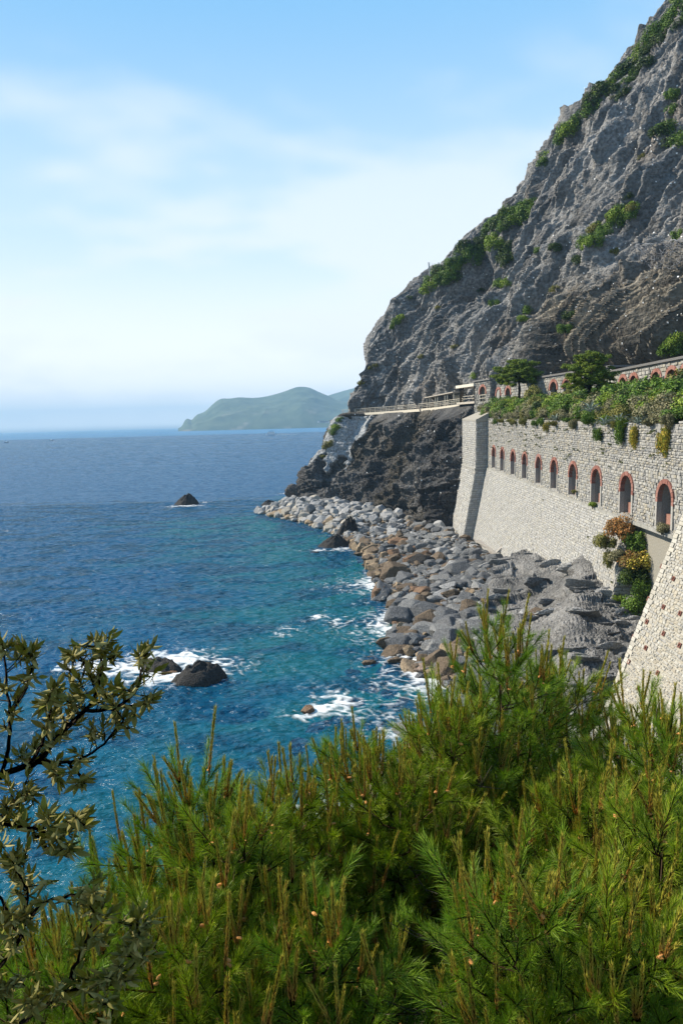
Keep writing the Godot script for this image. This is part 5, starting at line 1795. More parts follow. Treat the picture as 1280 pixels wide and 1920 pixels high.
func build_cliff_plants() -> void:
	rng.seed = 71
	# [px, py, radius in metres, kind]
	var list := []
	var ridge := [[806, 512], [822, 504], [840, 494], [858, 478], [874, 462], [892, 446], [910, 428], [928, 412], [946, 398], [962, 386], [974, 378]]
	for q in ridge:
		for k in 4: list.append([q[0] + rf(-8, 18), q[1] + rf(-2, 26), rf(2.0, 3.9), ["green", "dark", "bright", "green"][rng.randi() % 4], "on the lower skyline ridge"])
	for q in [[1016, 288], [1022, 280], [1050, 246], [1056, 236], [1064, 232], [1080, 214], [1088, 200], [1098, 192], [1108, 180], [1118, 168], [1128, 158], [1140, 145], [1150, 134], [1162, 120], [1172, 108], [1184, 92], [1196, 76], [1206, 66], [1216, 55], [1228, 42], [1240, 28], [1252, 14], [1262, 4], [1276, -8]]:
		list.append([q[0] + rf(0, 8), q[1] + rf(0, 12), rf(2.2, 3.8), ["green", "dark", "bright"][rng.randi() % 3], "on the upper skyline ridge"])
		if q[0] > 1120: list.append([q[0] + rf(8, 30), q[1] + rf(8, 26), rf(1.7, 2.8), ["green", "dark"][rng.randi() % 2], "just below the upper skyline ridge"])
	for k in 16: list.append([lerpf(1098, 1182, k / 15.0) + rf(-6, 6), lerpf(446, 392, k / 15.0) + rf(-14, 14), rf(1.5, 2.4), ["green", "bright", "olive"][rng.randi() % 3], "in the long green patch on the grey face"])
	for q in [[945, 468, 2.6, "dark"], [952, 490, 2.2, "dark"], [938, 484, 2.0, "dark"], [945, 522, 1.8, "bright"], [932, 530, 1.4, "green"], [926, 566, 1.3, "green"], [985, 580, 1.3, "green"], [975, 588, 1.0, "bright"], [790, 668, 1.0, "olive"], [846, 650, 0.9, "olive"], [1040, 462, 1.2, "dark"], [1085, 488, 1.3, "dark"], [1036, 545, 1.0, "olive"], [1238, 242, 1.8, "dark"], [1250, 236, 1.6, "green"], [1266, 252, 1.9, "dark"], [1274, 262, 1.6, "green"], [1248, 176, 1.2, "green"], [1262, 200, 1.2, "green"], [1146, 176, 1.0, "dark"], [1178, 368, 0.9, "dark"], [1062, 596, 1.5, "dark"], [1060, 610, 1.2, "green"], [1256, 655, 1.6, "green"], [1262, 645, 1.3, "bright"], [1270, 436, 1.2, "green"], [1150, 470, 0.9, "olive"], [892, 704, 1.1, "bright"], [742, 600, 1.2, "green"], [750, 588, 1.2, "bright"], [736, 612, 1.0, "green"], [768, 556, 1.0, "dark"], [690, 695, 0.9, "olive"], [700, 684, 0.8, "olive"], [672, 715, 0.9, "olive"], [625, 792, 1.5, "bright"], [622, 806, 1.4, "green"], [616, 822, 1.5, "olive"], [608, 838, 1.3, "olive"], [632, 784, 1.2, "green"], [600, 856, 0.9, "olive"], [820, 576, 0.8, "olive"], [900, 545, 1.0, "dark"], [1005, 470, 0.9, "green"], [1180, 690, 0.9, "green"], [1272, 655, 1.3, "green"], [1120, 300, 0.7, "olive"], [1200, 290, 0.8, "olive"]]:
		list.append([q[0], q[1], q[2], q[3], ""])
	var name_of := {"green": "mid-green", "bright": "bright yellow-green", "dark": "dark green", "olive": "dry olive"}
	for q in list:
		var c := cliff_at(q[0], q[1])
		if c.is_empty(): continue
		var where: String = q[4]
		if where == "":
			where = "at the seaward edge below the walkway's end" if q[1] > 775 else ("low on the skyline above the walkway" if q[0] < 775 else ("in the dark gully" if q[0] < 960 and q[1] < 580 else ("high on the grey face near the frame edge" if q[0] > 1140 and q[1] < 320 else ("in the brown layered rock" if q[1] > 430 and q[0] > 1000 else "on the grey rock face"))))
		if q[4] != "" and not "patch" in where:
			where += ", " + (("at its foot" if q[0] < 838 else "in its lower half" if q[0] < 885 else "in its upper half" if q[0] < 940 else "at its top end") if q[0] < 1000 else ("at its lower end" if q[0] < 1080 else "in its lower half" if q[0] < 1140 else "in its upper half" if q[0] < 1210 else "by the frame corner"))
		elif q[4] != "": where += ", " + ("at its low end" if q[0] < 1122 else "in its middle" if q[0] < 1155 else "at its high end")
		var r: float = q[2] * (1.0 if q[4] != "" else 1.45)
		bush(q[3], c[0] - (c[1] as Vector3) * 0.3 * r - Vector3(0, 0.3 * r, 0), Vector3(r, r * rf(0.8, 1.15), r), "%s shrub %s" % [name_of[q[3]], where], "%s shrub %s" % [name_of[q[3]], where], "cliff_shrub")
	# pale anchor plates of the rockfall netting, bolted all over the face
	var disc := MB.new()
	disc.box(Vector3.ZERO, Vector3(0.13, 0, 0), Vector3(0, 0.13, 0), Vector3(0, 0, 0.035), Color(0.72, 0.72, 0.70))
	var places := []
	for k in 620:
		var px := rf(660, 1280)
		var py := rf(0, 930)
		var c := cliff_at(px, py)
		if c.is_empty() or pixel(c[0]).distance_to(Vector2(px, py)) > 8: continue
		var nn: Vector3 = c[1]
		var s := rf(0.4, 0.95)
		places.append(Transform3D(Basis.looking_at(-nn, Vector3(0.1, 1, 0.2)).scaled(Vector3.ONE * s), c[0] + nn * 0.18))
	var T := thing("anchor_plates", "small pale anchor plates of the netting bolted over the rock face", "bolts")
	T.set_meta("kind", "stuff")
	scatter(disc.mesh(), places, "plates", plain("plate", Color.WHITE, 0.5, true), T)

func build_netting() -> void:
	var grey := Color(0.30, 0.31, 0.33)
	var steel := plain("steel", Color.WHITE, 0.55, true)
	# catch fence on the skyline
	var Fn := thing("catch_fence", "rockfall catch fence with leaning posts on the skyline", "fence")
	var tops := []
	var feet := []
	for q in [[803, 492, 806, 512], [842, 481, 845, 500]]:
		var c := cliff_at(q[2], q[3])
		var d: float = 205.0 if c.is_empty() else -(c[0] as Vector3).z
		feet.append(at(q[2], q[3] + 6, d))
		tops.append(at(q[0], q[1], d))
		var mb := MB.new()
		mb.beam(feet[-1], tops[-1], 0.28, 0.28, grey)
		put(mb.mesh(), "post", steel, Fn)
	var net := MB.new()
	for k in 13:
		var t := k / 12.0
		var sag := Vector3(0, -0.9 * sin(t * PI), 0)
		net.beam(feet[0].lerp(feet[1], t) + sag * 0.3, tops[0].lerp(tops[1], t) + sag, 0.03, 0.03, grey)
	for j in 6:
		for k in 8:
			var a: Vector3 = feet[0].lerp(tops[0], j / 5.0).lerp(feet[1].lerp(tops[1], j / 5.0), k / 8.0) + Vector3(0, -0.9 * sin(k / 8.0 * PI) * j / 5.0, 0)
			var b: Vector3 = feet[0].lerp(tops[0], j / 5.0).lerp(feet[1].lerp(tops[1], j / 5.0), (k + 1) / 8.0) + Vector3(0, -0.9 * sin((k + 1) / 8.0 * PI) * j / 5.0, 0)
			net.beam(a, b, 0.03, 0.03, grey)
	put(net.mesh(), "net", steel, Fn)
	# net hung over the overhang near the frame edge
	var N := thing("rockfall_net", "grey wire net sagging over the overhang of layered rock", "net")
	var mb := MB.new()
	var grid := []
	for a in 29:
		var row := []
		for b in 13:
			var s := a / 28.0
			var t := b / 12.0
			var px := lerpf(1192, 1330, s) + 6.0 * sin(t * 3.0)
			var py := lerpf(lerpf(462, 444, s), lerpf(500, 492, s) + 10.0 * sin(s * PI), t)
			var c := cliff_at(minf(px, 1332), py)
			row.append(at(px, py, lerpf(101, 92, s)) if c.is_empty() else (c[0] as Vector3) + Vector3(-0.6, 0.1, 0.9))
		grid.append(row)
	for a in 29:
		for b in 13:
			if a < 28: mb.beam(grid[a][b], grid[a + 1][b], 0.035, 0.035, grey * 0.5)
			if b < 12: mb.beam(grid[a][b], grid[a][b + 1], 0.035, 0.035, grey * 0.5)
	put(mb.mesh(), "net", steel, N)
	mb = MB.new()
	for k in 28: mb.beam(grid[k][0], grid[k + 1][0], 0.1, 0.1, grey * 0.6)
	put(mb.mesh(), "cable", steel, N)

func boat(where: Vector3, turn: float, L: float, label: String, big: bool) -> void:
	var T := thing("passenger_boat" if big else "motor_boat", label, "boat", where)
	T.rotation.y = turn
	var white := plain("boat_white", Color.WHITE, 0.35, true)
	var hull := MB.new()
	var W := L * 0.14
	var st := []
	for k in 7:
		var t := k / 6.0
		var w := W * (1.0 if t < 0.5 else 1.0 - pow((t - 0.5) * 2.0, 2.0) * 0.96)
		st.append([Vector3(lerpf(-L / 2, L / 2, t), 0, 0), w, 0.10 * L + 0.05 * L * t * t])
	var hc := Color(0.62, 0.66, 0.70) if big else Color(0.10, 0.12, 0.15)
	for k in 6:
		for s in [-1.0, 1.0]:
			var a: Array = st[k]
			var b: Array = st[k + 1]
			hull.quad(a[0] + Vector3(0, -0.4, s * a[1] * 0.7), b[0] + Vector3(0, -0.4, s * b[1] * 0.7), b[0] + Vector3(0, b[2], s * b[1]), a[0] + Vector3(0, a[2], s * a[1]), hc, Vector3(0, 0, s))
			hull.quad(a[0] + Vector3(0, a[2], 0), b[0] + Vector3(0, b[2], 0), b[0] + Vector3(0, b[2], s * b[1]), a[0] + Vector3(0, a[2], s * a[1]), Color(0.6, 0.6, 0.58), Vector3.UP)
	hull.quad(st[0][0] + Vector3(0, -0.4, -W * 0.7), st[0][0] + Vector3(0, -0.4, W * 0.7), st[0][0] + Vector3(0, st[0][2], W), st[0][0] + Vector3(0, st[0][2], -W), hc, Vector3.LEFT)
	put(hull.mesh(), "hull", white, T)
	var cab := MB.new()
	cab.box(Vector3(-L * 0.04, L * 0.19, 0), Vector3(L * (0.36 if big else 0.16), 0, 0), Vector3(0, L * 0.085, 0), Vector3(0, 0, W * 0.85), Color(0.75, 0.76, 0.76))
	put(cab.mesh(), "cabin", white, T)
	if big:
		for k in 7:
			for s in [-1.0, 1.0]:
				var g := MB.new()
				g.box(Vector3(-L * 0.34 + k * L * 0.1, L * 0.20, s * W * 0.86), Vector3(L * 0.035, 0, 0), Vector3(0, L * 0.035, 0), Vector3(0, 0, 0.03), Color(0.04, 0.06, 0.09))
				put(g.mesh(), "window", white, T)
		var up := MB.new()
		up.box(Vector3(-L * 0.06, L * 0.37, 0), Vector3(L * 0.30, 0, 0), Vector3(0, L * 0.012, 0), Vector3(0, 0, W * 0.8), Color(0.05, 0.07, 0.12))
		for k in 4:
			for s in [-1.0, 1.0]: up.beam(Vector3(-L * 0.33 + k * L * 0.18, L * 0.27, s * W * 0.7), Vector3(-L * 0.33 + k * L * 0.18, L * 0.37, s * W * 0.7), 0.12, 0.12, Color(0.7, 0.7, 0.7))
		put(up.mesh(), "sun_deck", white, T)
		var ws := MB.new()
		ws.quad(Vector3(-L * 0.45, 0.06, -W), Vector3(-L * 0.45, 0.06, W), Vector3(-L * 2.6, 0.06, W * 2.2), Vector3(-L * 2.6, 0.06, -W * 2.2), Color.WHITE, Vector3.UP)
		ws.quad(Vector3(L * 0.1, 0.07, W * 1.05), Vector3(L * 0.5, 0.07, 0.2), Vector3(-L * 0.4, 0.07, W * 2.4), Vector3(-L * 0.4, 0.07, W * 1.2), Color.WHITE, Vector3.UP)
		var wk := put(ws.mesh(), "wake", plain("wake", lin(0.6, 0.66, 0.7), 0.9))
		wk.position = where
		wk.rotation.y = turn
		tag(wk, "thin white wake behind the passenger boat", "foam", "", "stuff")

func build_boats() -> void:
	boat(on_level(507.5, 816.5, 0) + Vector3(0, 1.2, 0), PI, 20.0, "small passenger boat under way before the far hills", true)
	boat(on_level(503.5, 801.4, 0), 0.3, 14.0, "tiny dark boat farthest out, above the passenger boat", false)
	boat(on_level(97, 827, 0) + Vector3(0, 0.7, 0), 0.2, 8.0, "tiny dark boat nearer the lone black rock of the two at the frame's left", false)
	boat(on_level(13, 830.5, 0) + Vector3(0, 0.7, 0), 0.1, 9.0, "tiny dark boat closest to the frame's left edge", false)

# ---------------------------------------------------------------- the pines and the oak in front
var shoot_meshes := []
var candle_meshes := []
var cone_mesh: ArrayMesh

func needle(mb: MB, p: Vector3, d: Vector3, L: float, w: float, droop: float, r: RandomNumberGenerator, c0: Color, c1: Color) -> void:
	var s := d.cross(Vector3(r.randf_range(-1, 1), r.randf_range(-1, 1), r.randf_range(-1, 1))).normalized() * w
	var m := p + d * L * 0.55
	var e := p + d * L + Vector3(r.randf_range(-1, 1), r.randf_range(-1, 1) - droop, r.randf_range(-1, 1)) * L * 0.12
	var k := mb.v.size()
	var n := s.cross(d).normalized()
	mb.v.append_array(PackedVector3Array([p - s, p + s, m + s * 0.9, m - s * 0.9, e]))
	for q in 5: mb.n.append(n)
	mb.c.append_array(PackedColorArray([c0, c0, c1, c1, c1]))
	mb.i.append_array(PackedInt32Array([k, k + 2, k + 1, k, k + 3, k + 2, k + 3, k + 4, k + 2]))

func make_shoots() -> void:
	var r := RandomNumberGenerator.new()
	r.seed = 901
	for v in 7:
		var mb := MB.new()
		var L := 0.17 + 0.02 * v
		var bend := Vector3(r.randf_range(-0.03, 0.03), 0, r.randf_range(-0.03, 0.03))
		var at_y := func(t: float) -> Vector3: return Vector3(0, t * L, 0) + bend * t * t
		mb.tube([at_y.call(0.0), at_y.call(0.5), at_y.call(1.0)], [0.0032, 0.0028, 0.0018], 4, Color(0.16, 0.10, 0.05))
		var fresh := v / 6.0
		for k in 150:
			var t := pow(r.randf(), 0.75)
			var a := r.randf() * TAU
			var tilt := lerpf(1.05, 0.35, t) + r.randf_range(-0.22, 0.22)
			var d := Vector3(cos(a) * sin(tilt), cos(tilt), sin(a) * sin(tilt))
			var g := r.randf_range(0.7, 1.3)
			var lo := Color(0.115, 0.18, 0.014).lerp(Color(0.205, 0.275, 0.02), fresh)
			var hi := Color(0.17, 0.25, 0.022).lerp(Color(0.29, 0.365, 0.032), fresh)
			if r.randf() < 0.03:
				lo = Color(0.22, 0.15, 0.06)
				hi = lo
			needle(mb, at_y.call(t * 0.97), d, r.randf_range(0.055, 0.09), 0.0008, 0.25, r, Color(lo.r * g, lo.g * g, lo.b * g), Color(hi.r * g, hi.g * g, hi.b * g))
		shoot_meshes.append(mb.mesh())
	# candles: this year's upright growth, brown-scaled below, yellow-green above, with short needles lying along them
	for v in 5:
		var mb := MB.new()
		var L: float = [0.10, 0.14, 0.18, 0.24, 0.32][v]
		var bx := r.randf_range(-0.02, 0.02)
		var bz := r.randf_range(-0.02, 0.02)
		var P := []
		var Rr := []
		for k in 7:
			var t := k / 6.0
			P.append(Vector3(bx * t * t, L * t, bz * t * t))
			Rr.append(0.0042 * (1.0 - 0.5 * t))
		mb.tube(P, Rr, 5, Color(0.42, 0.27, 0.08))
		for k in 150 + 60 * v:
			var t := r.randf_range(0.06, 1.0)
			var a := r.randf() * TAU
			var p := Vector3(bx * t * t + cos(a) * 0.003, L * t, bz * t * t + sin(a) * 0.003)
			var d := Vector3(cos(a) * 0.30, 1, sin(a) * 0.30).normalized()
			var c := Color(0.50, 0.25, 0.065).lerp(Color(0.38, 0.34, 0.05), smoothstep(0.1, 0.6, t + r.randf_range(-0.2, 0.2)))
			needle(mb, p, d, r.randf_range(0.014, 0.027), 0.0009, 0.0, r, c, c)
		candle_meshes.append(mb.mesh())
	var cone := MB.new()
	var base := ico(1)
	for q in range(0, base[1].size(), 3):
		var e := []
		for z in 3:
			var d: Vector3 = base[0][base[1][q + z]]
			e.append(Vector3(d.x * 0.0075, d.y * 0.015 * (1.0 if d.y < 0 else 1.2), d.z * 0.0075) * (1.0 + 0.12 * sin(d.y * 22.0)))
		cone.tri(e[0], e[1], e[2], Color(0.56, 0.25, 0.07), e[0] + e[1] + e[2])
	cone_mesh = cone.mesh()

func hill_y(x: float, z: float) -> float:
	return 20.2 if z > 0.3 else 20.2 + (z - 0.3) * (1.15 + 0.02 * absf(x))

func facing(d: Vector3, roll: float) -> Basis:          # +y turned to d
	d = d.normalized()
	var a := d.cross(Vector3(0.3, 0.1, 0.9)).normalized()
	return Basis(a, d, a.cross(d)) * Basis(Vector3.UP, roll)

func pine(apex: Vector3, crown: float, wide: float, sd: int, label: String) -> void:
	rng.seed = sd
	var root := Vector3(apex.x + rf(-0.3, 0.3), 0, apex.z - rf(0.0, 0.4))
	root.y = hill_y(root.x, root.z) - 0.15
	var T := thing("pine_tree", label, "tree", root, "")
	var bark := plain("pine_bark", Color.WHITE, 0.9, true)
	var shade: int = sd % 3
	var green := leafy("pine_needles_%d" % shade, [Color(1, 1, 1), Color(0.86, 0.93, 0.95), Color(0.93, 0.93, 0.8)][shade], Color(0.62, 0.70, 0.16), 0.42)
	var fresh := leafy("pine_candles", Color.WHITE, Color(0.40, 0.36, 0.10), 0.6)
	var A := apex - root
	var trunk := []
	var rad := []
	var sway := Vector3(rf(-0.25, 0.25), 0, rf(-0.25, 0.25))
	for k in 9:
		var t := k / 8.0
		trunk.append(A * t + sway * sin(t * PI))
		rad.append(lerpf(0.012 * A.y, 0.006, t))
	var mb := MB.new()
	mb.tube(trunk, rad, 7, Color(0.16, 0.115, 0.08))
	put(mb.mesh(), "trunk", bark, T)
	var places := []
	for v in shoot_meshes.size(): places.append([])
	var n_candle := 0
	var add_shoot := func(p: Vector3, d: Vector3) -> void:
		if (p + root).distance_to(EYE) < 1.15: return
		places[rng.randi() % shoot_meshes.size()].append(Transform3D(facing(d, rf(0, TAU)).scaled(Vector3.ONE * rf(0.62, 1.08)), p))
	var candles := func(p: Vector3, d: Vector3, many: int) -> void:
		if (p + root).distance_to(EYE) < 1.3: return
		for c in many:
			var dir := (d * 0.25 + Vector3(rf(-0.16, 0.16), 1.0, rf(-0.16, 0.16))).normalized()
			if c > 0: dir = (dir + Vector3(rf(-0.4, 0.4), 0, rf(-0.4, 0.4))).normalized()
			var o := put(candle_meshes[(4 - rng.randi() % 3) if c == 0 else rng.randi() % 4], "candle", fresh, T)
			o.transform = Transform3D(facing(dir, rf(0, TAU)).scaled(Vector3.ONE * rf(0.85, 1.2)), p + Vector3(rf(-0.01, 0.01), 0, rf(-0.01, 0.01)))
		for c in rng.randi() % 3:
			var o := put(cone_mesh, "cone", plain("cone", Color.WHITE, 0.6, true), T)
			o.transform = Transform3D(facing(Vector3(rf(-1, 1), rf(-0.1, 0.5), rf(-1, 1)), 0.0).scaled(Vector3.ONE * rf(0.65, 1.1)), p + Vector3(rf(-0.015, 0.015), rf(-0.01, 0.05), rf(-0.015, 0.015)))
	# leader
	for k in 7:
		var t := 0.97 - 0.12 * k / 7.0
		add_shoot.call(along(trunk, t * 8.0) - Vector3(0, 0.10, 0), Vector3(rf(-0.5, 0.5), 1, rf(-0.5, 0.5)))
	candles.call(A, Vector3.UP, 6)
	var d := 0.07
	var turn := rf(0, TAU)
	while d < crown:
		var start := along(trunk, clampf(1.0 - d / A.y, 0, 1) * 8.0)
		var boughs := 5 if d > 0.3 else 4
		for b in boughs:
			turn += 2.399
			var len := minf(0.14 + wide * d, 1.25) * rf(0.75, 1.15)
			var out := Vector3(cos(turn), 0, sin(turn))
			var P := []
			var Rr := []
			for k in 6:
				var t := k / 5.0
				P.append(start + out * len * (0.95 * t - 0.22 * t * t) + Vector3(0, len * (0.25 * t + 0.48 * t * t), 0) + Vector3(rf(-0.02, 0.02), 0, rf(-0.02, 0.02)) * t)
				Rr.append(lerpf(0.0035 + 0.006 * len, 0.0028, t))
			mb = MB.new()
			mb.tube(P, Rr, 5, Color(0.19, 0.135, 0.085))
			put(mb.mesh(), "branch", bark, T)
			var n := int(len / 0.075) + 2
			for k in n:
				var t := lerpf(0.42, 1.0, (k + rf(0, 1)) / n)
				var p := along(P, t * 5.0)
				var fw: Vector3 = (P[5] - P[3]).normalized()
				add_shoot.call(p, fw * rf(0.5, 1.0) + Vector3(rf(-0.7, 0.7), rf(-0.05, 0.7), rf(-0.7, 0.7)))
			# side twigs
			for k in int(len / 0.26):
				var t := rf(0.35, 0.9)
				var p := along(P, t * 5.0)
				var side := (out.cross(Vector3.UP) * (1.0 if k % 2 == 0 else -1.0) + out * 0.7 + Vector3(0, rf(0.25, 0.8), 0)).normalized()
				var l := rf(0.10, 0.30) * (0.5 + len)
				var tw := MB.new()
				tw.tube([p, p + side * l * 0.6, p + side * l + Vector3(0, l * 0.2, 0)], [0.0035, 0.003, 0.0022], 4, Color(0.19, 0.13, 0.075))
				put(tw.mesh(), "twig", bark, T)
				for j in 3:
					add_shoot.call(p + side * l * rf(0.45, 1.0), side + Vector3(rf(-0.5, 0.5), rf(0.0, 0.6), rf(-0.5, 0.5)))
				if n_candle < 80 and rf(0, 1) < 0.45:
					n_candle += 1
					candles.call(p + side * l + Vector3(0, l * 0.2, 0), side, 1 + rng.randi() % 2)
			if n_candle < 80 and rf(0, 1) < 0.9:
				n_candle += 1
				candles.call(P[5] + (P[5] - P[4]) * 0.3, (P[5] - P[4]).normalized(), 1 + rng.randi() % 4)
		d += rf(0.13, 0.2)
	# bare dead branches below the green ones
	for k in 14:
		var p0 := along(trunk, clampf(1.0 - (0.35 + rf(0, crown)) / A.y, 0, 1) * 8.0)
		var o := Vector3(cos(k * 2.4), rf(-0.1, 0.5), sin(k * 2.4)).normalized()
		var l := rf(0.3, 0.8)
		var e := p0 + o * l
		mb = MB.new()
		mb.tube([p0, p0 + o * l * 0.5 + Vector3(0, rf(-0.04, 0.04), 0), e], [0.005, 0.004, 0.002], 4, Color(0.30, 0.26, 0.22))
		for j in 5:
			var b0 := p0.lerp(e, rf(0.3, 0.95))
			mb.tube([b0, b0 + (o + Vector3(rf(-1, 1), rf(-0.4, 1), rf(-1, 1))).normalized() * rf(0.08, 0.25)], [0.0025, 0.0012], 3, Color(0.30, 0.26, 0.22))
		put(mb.mesh(), "dead_branch", bark, T)
	for v in shoot_meshes.size(): scatter(shoot_meshes[v], places[v], "needles", green, T)

func build_pines() -> void:
	make_shoots()
	var list := [
		[352, 1520, 3.5, 1.9, 0.42, "young pine whose leader rises farthest left of the pine tops against the water"],
		[545, 1530, 3.8, 1.9, 0.50, "young pine with a spire of candles mid-view before the turquoise water"],
		[440, 1600, 3.2, 1.6, 0.55, "young pine between the two spires that stand before the turquoise water"],
		[672, 1455, 4.4, 2.2, 0.50, "young pine with brown candles below the small reddish rock"],
		[752, 1500, 3.9, 1.8, 0.50, "young pine just below the grey sloping rock at the water"],
		[842, 1375, 4.6, 2.4, 0.48, "young pine whose tip reaches into the foam below the boulder shore"],
		[935, 1225, 4.8, 3.0, 0.42, "tallest young pine, its candles standing before the boulder shore"],
		[1045, 1300, 5.4, 2.9, 0.45, "young pine standing before the layered rock outcrop"],
		[1212, 1375, 4.3, 2.4, 0.45, "young pine with sparse candles standing before the sunlit bastion"],
		[1290, 1440, 3.9, 2.0, 0.5, "young pine at the right frame edge below the bastion"],
		[120, 1800, 3.9, 1.6, 0.5, "young pine low behind the oak twigs"],
		[238, 1810, 3.3, 1.4, 0.55, "young pine between the oak twigs and the leftmost spire"],
		[965, 1745, 2.5, 1.0, 0.55, "nearest young pine with a cluster of tall orange candles"],
		[1165, 1800, 2.4, 1.0, 0.55, "near young pine with tall candles in the lower right corner"],
		[1080, 1530, 3.9, 1.9, 0.52, "bushy young pine behind the nearest one with orange candles"],
		[590, 1800, 2.7, 1.0, 0.6, "bushy young pine at the bottom centre of the thicket"],
		[330, 1800, 2.6, 1.1, 0.6, "bushy young pine at the bottom beside the oak leaves"],
		[1240, 1590, 3.2, 1.5, 0.55, "bushy young pine at the right edge of the thicket"],
		[120, 1860, 2.6, 1.0, 0.6, "young pine in the lower left corner behind the oak leaves"],
	]
	# the thicket goes on past the frame
	for q in [[1420, 1480, 4.2, 1.8, 0.5, "young pine just past the right frame edge, below the bastion"], [1580, 1560, 3.8, 1.6, 0.5, "second young pine past the right frame edge"], [1480, 1720, 2.8, 1.2, 0.55, "near young pine past the lower right frame corner"], [1760, 1600, 3.6, 1.6, 0.5, "third young pine past the right frame edge"], [-120, 1780, 3.6, 1.5, 0.5, "young pine past the left frame edge, under the oak"], [-300, 1820, 3.4, 1.5, 0.5, "second young pine past the left frame edge"]]:
		list.append(q)
	for k in list.size():
		var q: Array = list[k]
		pine(at(q[0], q[1], q[2]), q[3], q[4], 1000 + k, q[5])

func leaf_mesh(r: RandomNumberGenerator) -> ArrayMesh:
	var mb := MB.new()
	var L := r.randf_range(0.045, 0.066)
	var W := L * r.randf_range(0.13, 0.175)
	var curl := r.randf_range(-0.25, 0.5)
	var fold := r.randf_range(0.15, 0.6)
	var n := 6
	var top := Color(0.19, 0.18, 0.022).lerp(Color(0.08, 0.095, 0.012), r.randf())
	var under := Color(0.32, 0.27, 0.09).lerp(Color(0.14, 0.13, 0.025), r.randf())
	var mid := func(t: float) -> Vector3: return Vector3(0, sin(t * curl) / maxf(absf(curl), 0.05) * L if absf(curl) > 0.05 else t * L, -(1.0 - cos(t * curl)) * L * 1.2)
	var half := func(t: float) -> float: return W * sin(PI * pow(t, 0.8)) + 0.0006
	for k in n:
		var t0 := k / float(n)
		var t1 := (k + 1) / float(n)
		var a: Vector3 = mid.call(t0)
		var b: Vector3 = mid.call(t1)
		for s in [-1.0, 1.0]:
			var wa: float = half.call(t0)
			var wb: float = half.call(t1)
			var ea := a + Vector3(s * wa, 0, wa * fold)
			var eb := b + Vector3(s * wb, 0, wb * fold)
			mb.quad(a, b, eb, ea, top, Vector3(0, 0, 1))
			var off := Vector3(0, 0, -0.0004)
			mb.quad(a + off, b + off, eb + off, ea + off, under, Vector3(0, 0, -1))
	return mb.mesh()

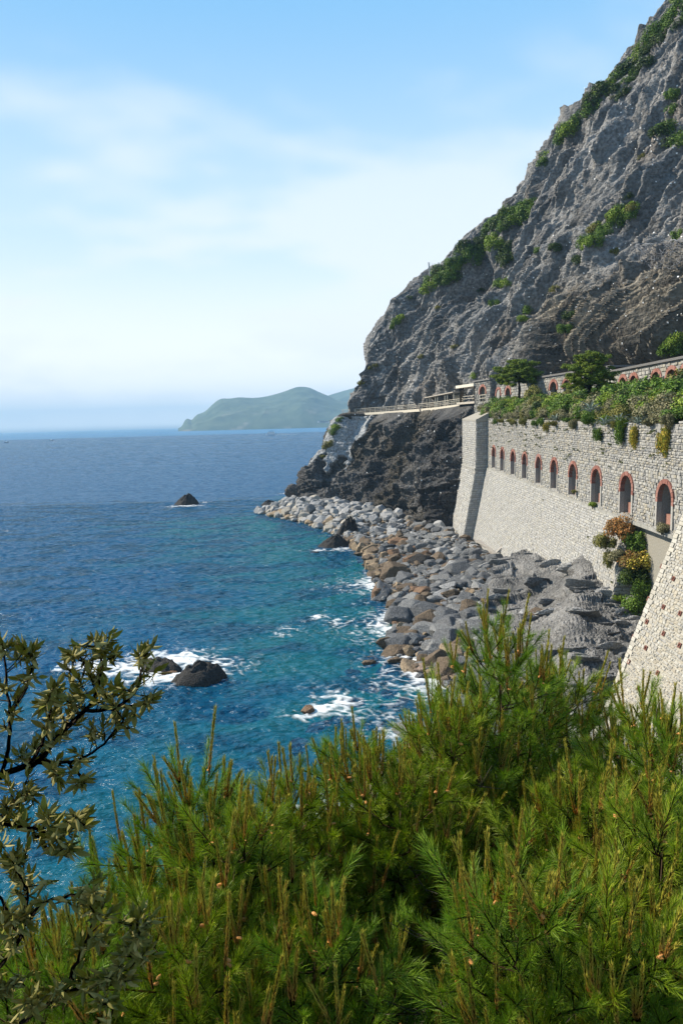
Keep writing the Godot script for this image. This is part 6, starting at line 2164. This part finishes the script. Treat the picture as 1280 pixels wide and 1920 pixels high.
func build_oak() -> void:
	rng.seed = 1301
	var T := thing("evergreen_oak", "evergreen oak reaching in from the left with leathery olive leaves", "tree", at(-260, 1900, 2.6))
	var base := T.position
	var bark := plain("oak_bark", Color.WHITE, 0.85, true)
	var leaves := []
	for k in 9: leaves.append(leaf_mesh(rng))
	# [radius at the start, points as px, py, depth]; the trunk and limbs stand left of the view
	var wood := [
		["trunk", 0.06, [[-330, 2600, 2.9], [-300, 2100, 2.7], [-230, 1700, 2.5], [-170, 1400, 2.4], [-140, 1100, 2.4]]],
		["limb", 0.014, [[-230, 1700, 2.5], [-110, 1530, 2.4], [0, 1458, 2.3], [70, 1426, 2.25], [120, 1370, 2.2], [175, 1310, 2.2], [190, 1240, 2.2], [184, 1200, 2.2]]],
		["limb", 0.008, [[80, 1420, 2.25], [150, 1340, 2.15], [205, 1330, 2.1], [255, 1295, 2.1], [268, 1228, 2.1]]],
		["limb", 0.006, [[205, 1330, 2.1], [245, 1325, 2.12], [290, 1312, 2.1]]],
		["limb", 0.006, [[75, 1424, 2.25], [130, 1430, 2.2], [190, 1400, 2.15], [235, 1345, 2.1]]],
		["limb", 0.006, [[130, 1430, 2.2], [150, 1455, 2.15], [158, 1470, 2.1]]],
		["limb", 0.006, [[60, 1430, 2.25], [85, 1380, 2.1], [95, 1330, 2.05], [100, 1290, 2.0]]],
		["limb", 0.007, [[0, 1458, 2.3], [20, 1380, 2.25], [15, 1290, 2.2], [5, 1205, 2.2]]],
		["limb", 0.005, [[18, 1340, 2.25], [50, 1290, 2.2], [60, 1240, 2.2], [48, 1215, 2.2]]],
		["limb", 0.005, [[120, 1370, 2.2], [140, 1300, 2.25], [160, 1250, 2.25], [130, 1225, 2.25]]],
		["limb", 0.005, [[60, 1430, 2.25], [100, 1440, 2.2], [105, 1452, 2.15]]],
		["limb", 0.009, [[-170, 1620, 2.4], [-60, 1560, 2.3], [20, 1520, 2.2], [45, 1490, 2.2]]],
		["limb", 0.008, [[-150, 1680, 2.4], [-40, 1560, 2.2], [40, 1550, 2.1], [100, 1560, 2.0], [165, 1545, 2.0]]],
		["limb", 0.005, [[60, 1553, 2.1], [90, 1590, 2.0], [125, 1595, 1.95]]],
		["limb", 0.009, [[-200, 1900, 2.3], [-60, 1850, 2.1], [20, 1790, 2.0], [50, 1710, 1.95], [40, 1640, 1.9], [20, 1610, 1.9]]],
		["limb", 0.006, [[40, 1740, 1.95], [90, 1690, 1.9], [150, 1680, 1.9], [175, 1695, 1.9]]],
		["limb", 0.009, [[-200, 2050, 2.2], [-20, 1960, 2.0], [80, 1890, 1.9], [150, 1850, 1.85], [230, 1835, 1.85], [255, 1780, 1.85], [258, 1725, 1.85]]],
		["limb", 0.006, [[120, 1868, 1.88], [145, 1800, 1.9], [165, 1760, 1.9], [185, 1700, 1.9]]],
		["limb", 0.006, [[30, 1930, 1.95], [60, 1900, 1.85], [66, 1872, 1.8]]],
		["limb", 0.006, [[150, 1850, 1.85], [200, 1880, 1.8], [215, 1892, 1.8]]],
		["limb", 0.005, [[-10, 1660, 2.0], [10, 1700, 1.95], [25, 1720, 1.9]]],
		["limb", 0.006, [[-60, 1880, 2.1], [-10, 1850, 2.0], [20, 1850, 1.95]]],
	]
	var spots := []
	for w in wood:
		var P := []
		for q in w[2]: P.append(at(q[0], q[1], q[2]) - base)
		var S := []
		var Rr := []
		var n := P.size() * 4
		for k in n + 1:
			var t := k / float(n)
			S.append(along(P, t * (P.size() - 1)) + Vector3(rf(-1, 1), rf(-1, 1), rf(-1, 1)) * 0.004)
			Rr.append(lerpf(w[1], 0.0022 if w[0] == "limb" else 0.03, t))
		var mb := MB.new()
		mb.tube(S, Rr, 6, Color(0.085, 0.07, 0.055))
		put(mb.mesh(), w[0], bark, T)
		if w[0] == "trunk": continue
		# short leafy twigs along the outer part, a full rosette at the end
		var total := 0.0
		for k in n: total += (S[k + 1] - S[k]).length()
		var tips := [[S[n], (S[n] - S[n - 3]).normalized(), 15]]
		var count := int(total * 0.66 / 0.026)
		for k in count:
			var t := lerpf(0.35, 0.97, (k + rf(0, 1)) / count)
			var p := along(P, t * (P.size() - 1))
			if pixel(p + base).x < -60: continue
			var dir: Vector3 = ((S[n] - S[maxi(n - 6, 0)]).normalized() * 0.5 + Vector3(rf(-1, 1), rf(-0.5, 1), rf(-1, 1))).normalized()
			var e: Vector3 = p + dir * rf(0.025, 0.085)
			var tw := MB.new()
			tw.tube([p, (p + e) / 2 + Vector3(0, -0.003, 0), e], [0.002, 0.0017, 0.0013], 4, Color(0.12, 0.095, 0.065))
			put(tw.mesh(), "twig", bark, T)
			tips.append([e, dir, 9 + rng.randi() % 5])
		for tip in tips:
			var d: Vector3 = tip[1]
			for k in tip[2]:
				var a: float = k * 2.399 + rf(-0.3, 0.3)
				var open: float = lerpf(0.25, 1.5, k / float(tip[2])) + rf(-0.2, 0.2)
				var b: Basis = facing(d, a) * Basis(Vector3.RIGHT, open)
				spots.append(Transform3D(b.scaled(Vector3.ONE * rf(0.5, 0.85)), tip[0] - d * 0.035 * k / tip[2]))
	# the leaves that show largest, on their own; the rest together
	var seen := []
	for s in spots:
		var q: Vector2 = pixel(s.origin + base)
		seen.append([(s.origin + base).distance_to(EYE) + (0.0 if q.x > 0 and q.y < 1920 else 9.0), s])
	seen.sort_custom(func(a, b): return a[0] < b[0])
	var mat := leafy("oak_leaf", Color.WHITE, Color(0.55, 0.52, 0.08), 0.62)
	var rest := []
	for v in 9: rest.append([])
	for k in seen.size():
		if k < 300:
			var o := put(leaves[rng.randi() % 9], "leaf", mat, T)
			o.transform = seen[k][1]
		else: rest[rng.randi() % 9].append(seen[k][1])
	for v in 9: scatter(leaves[v], rest[v], "foliage", mat, T)
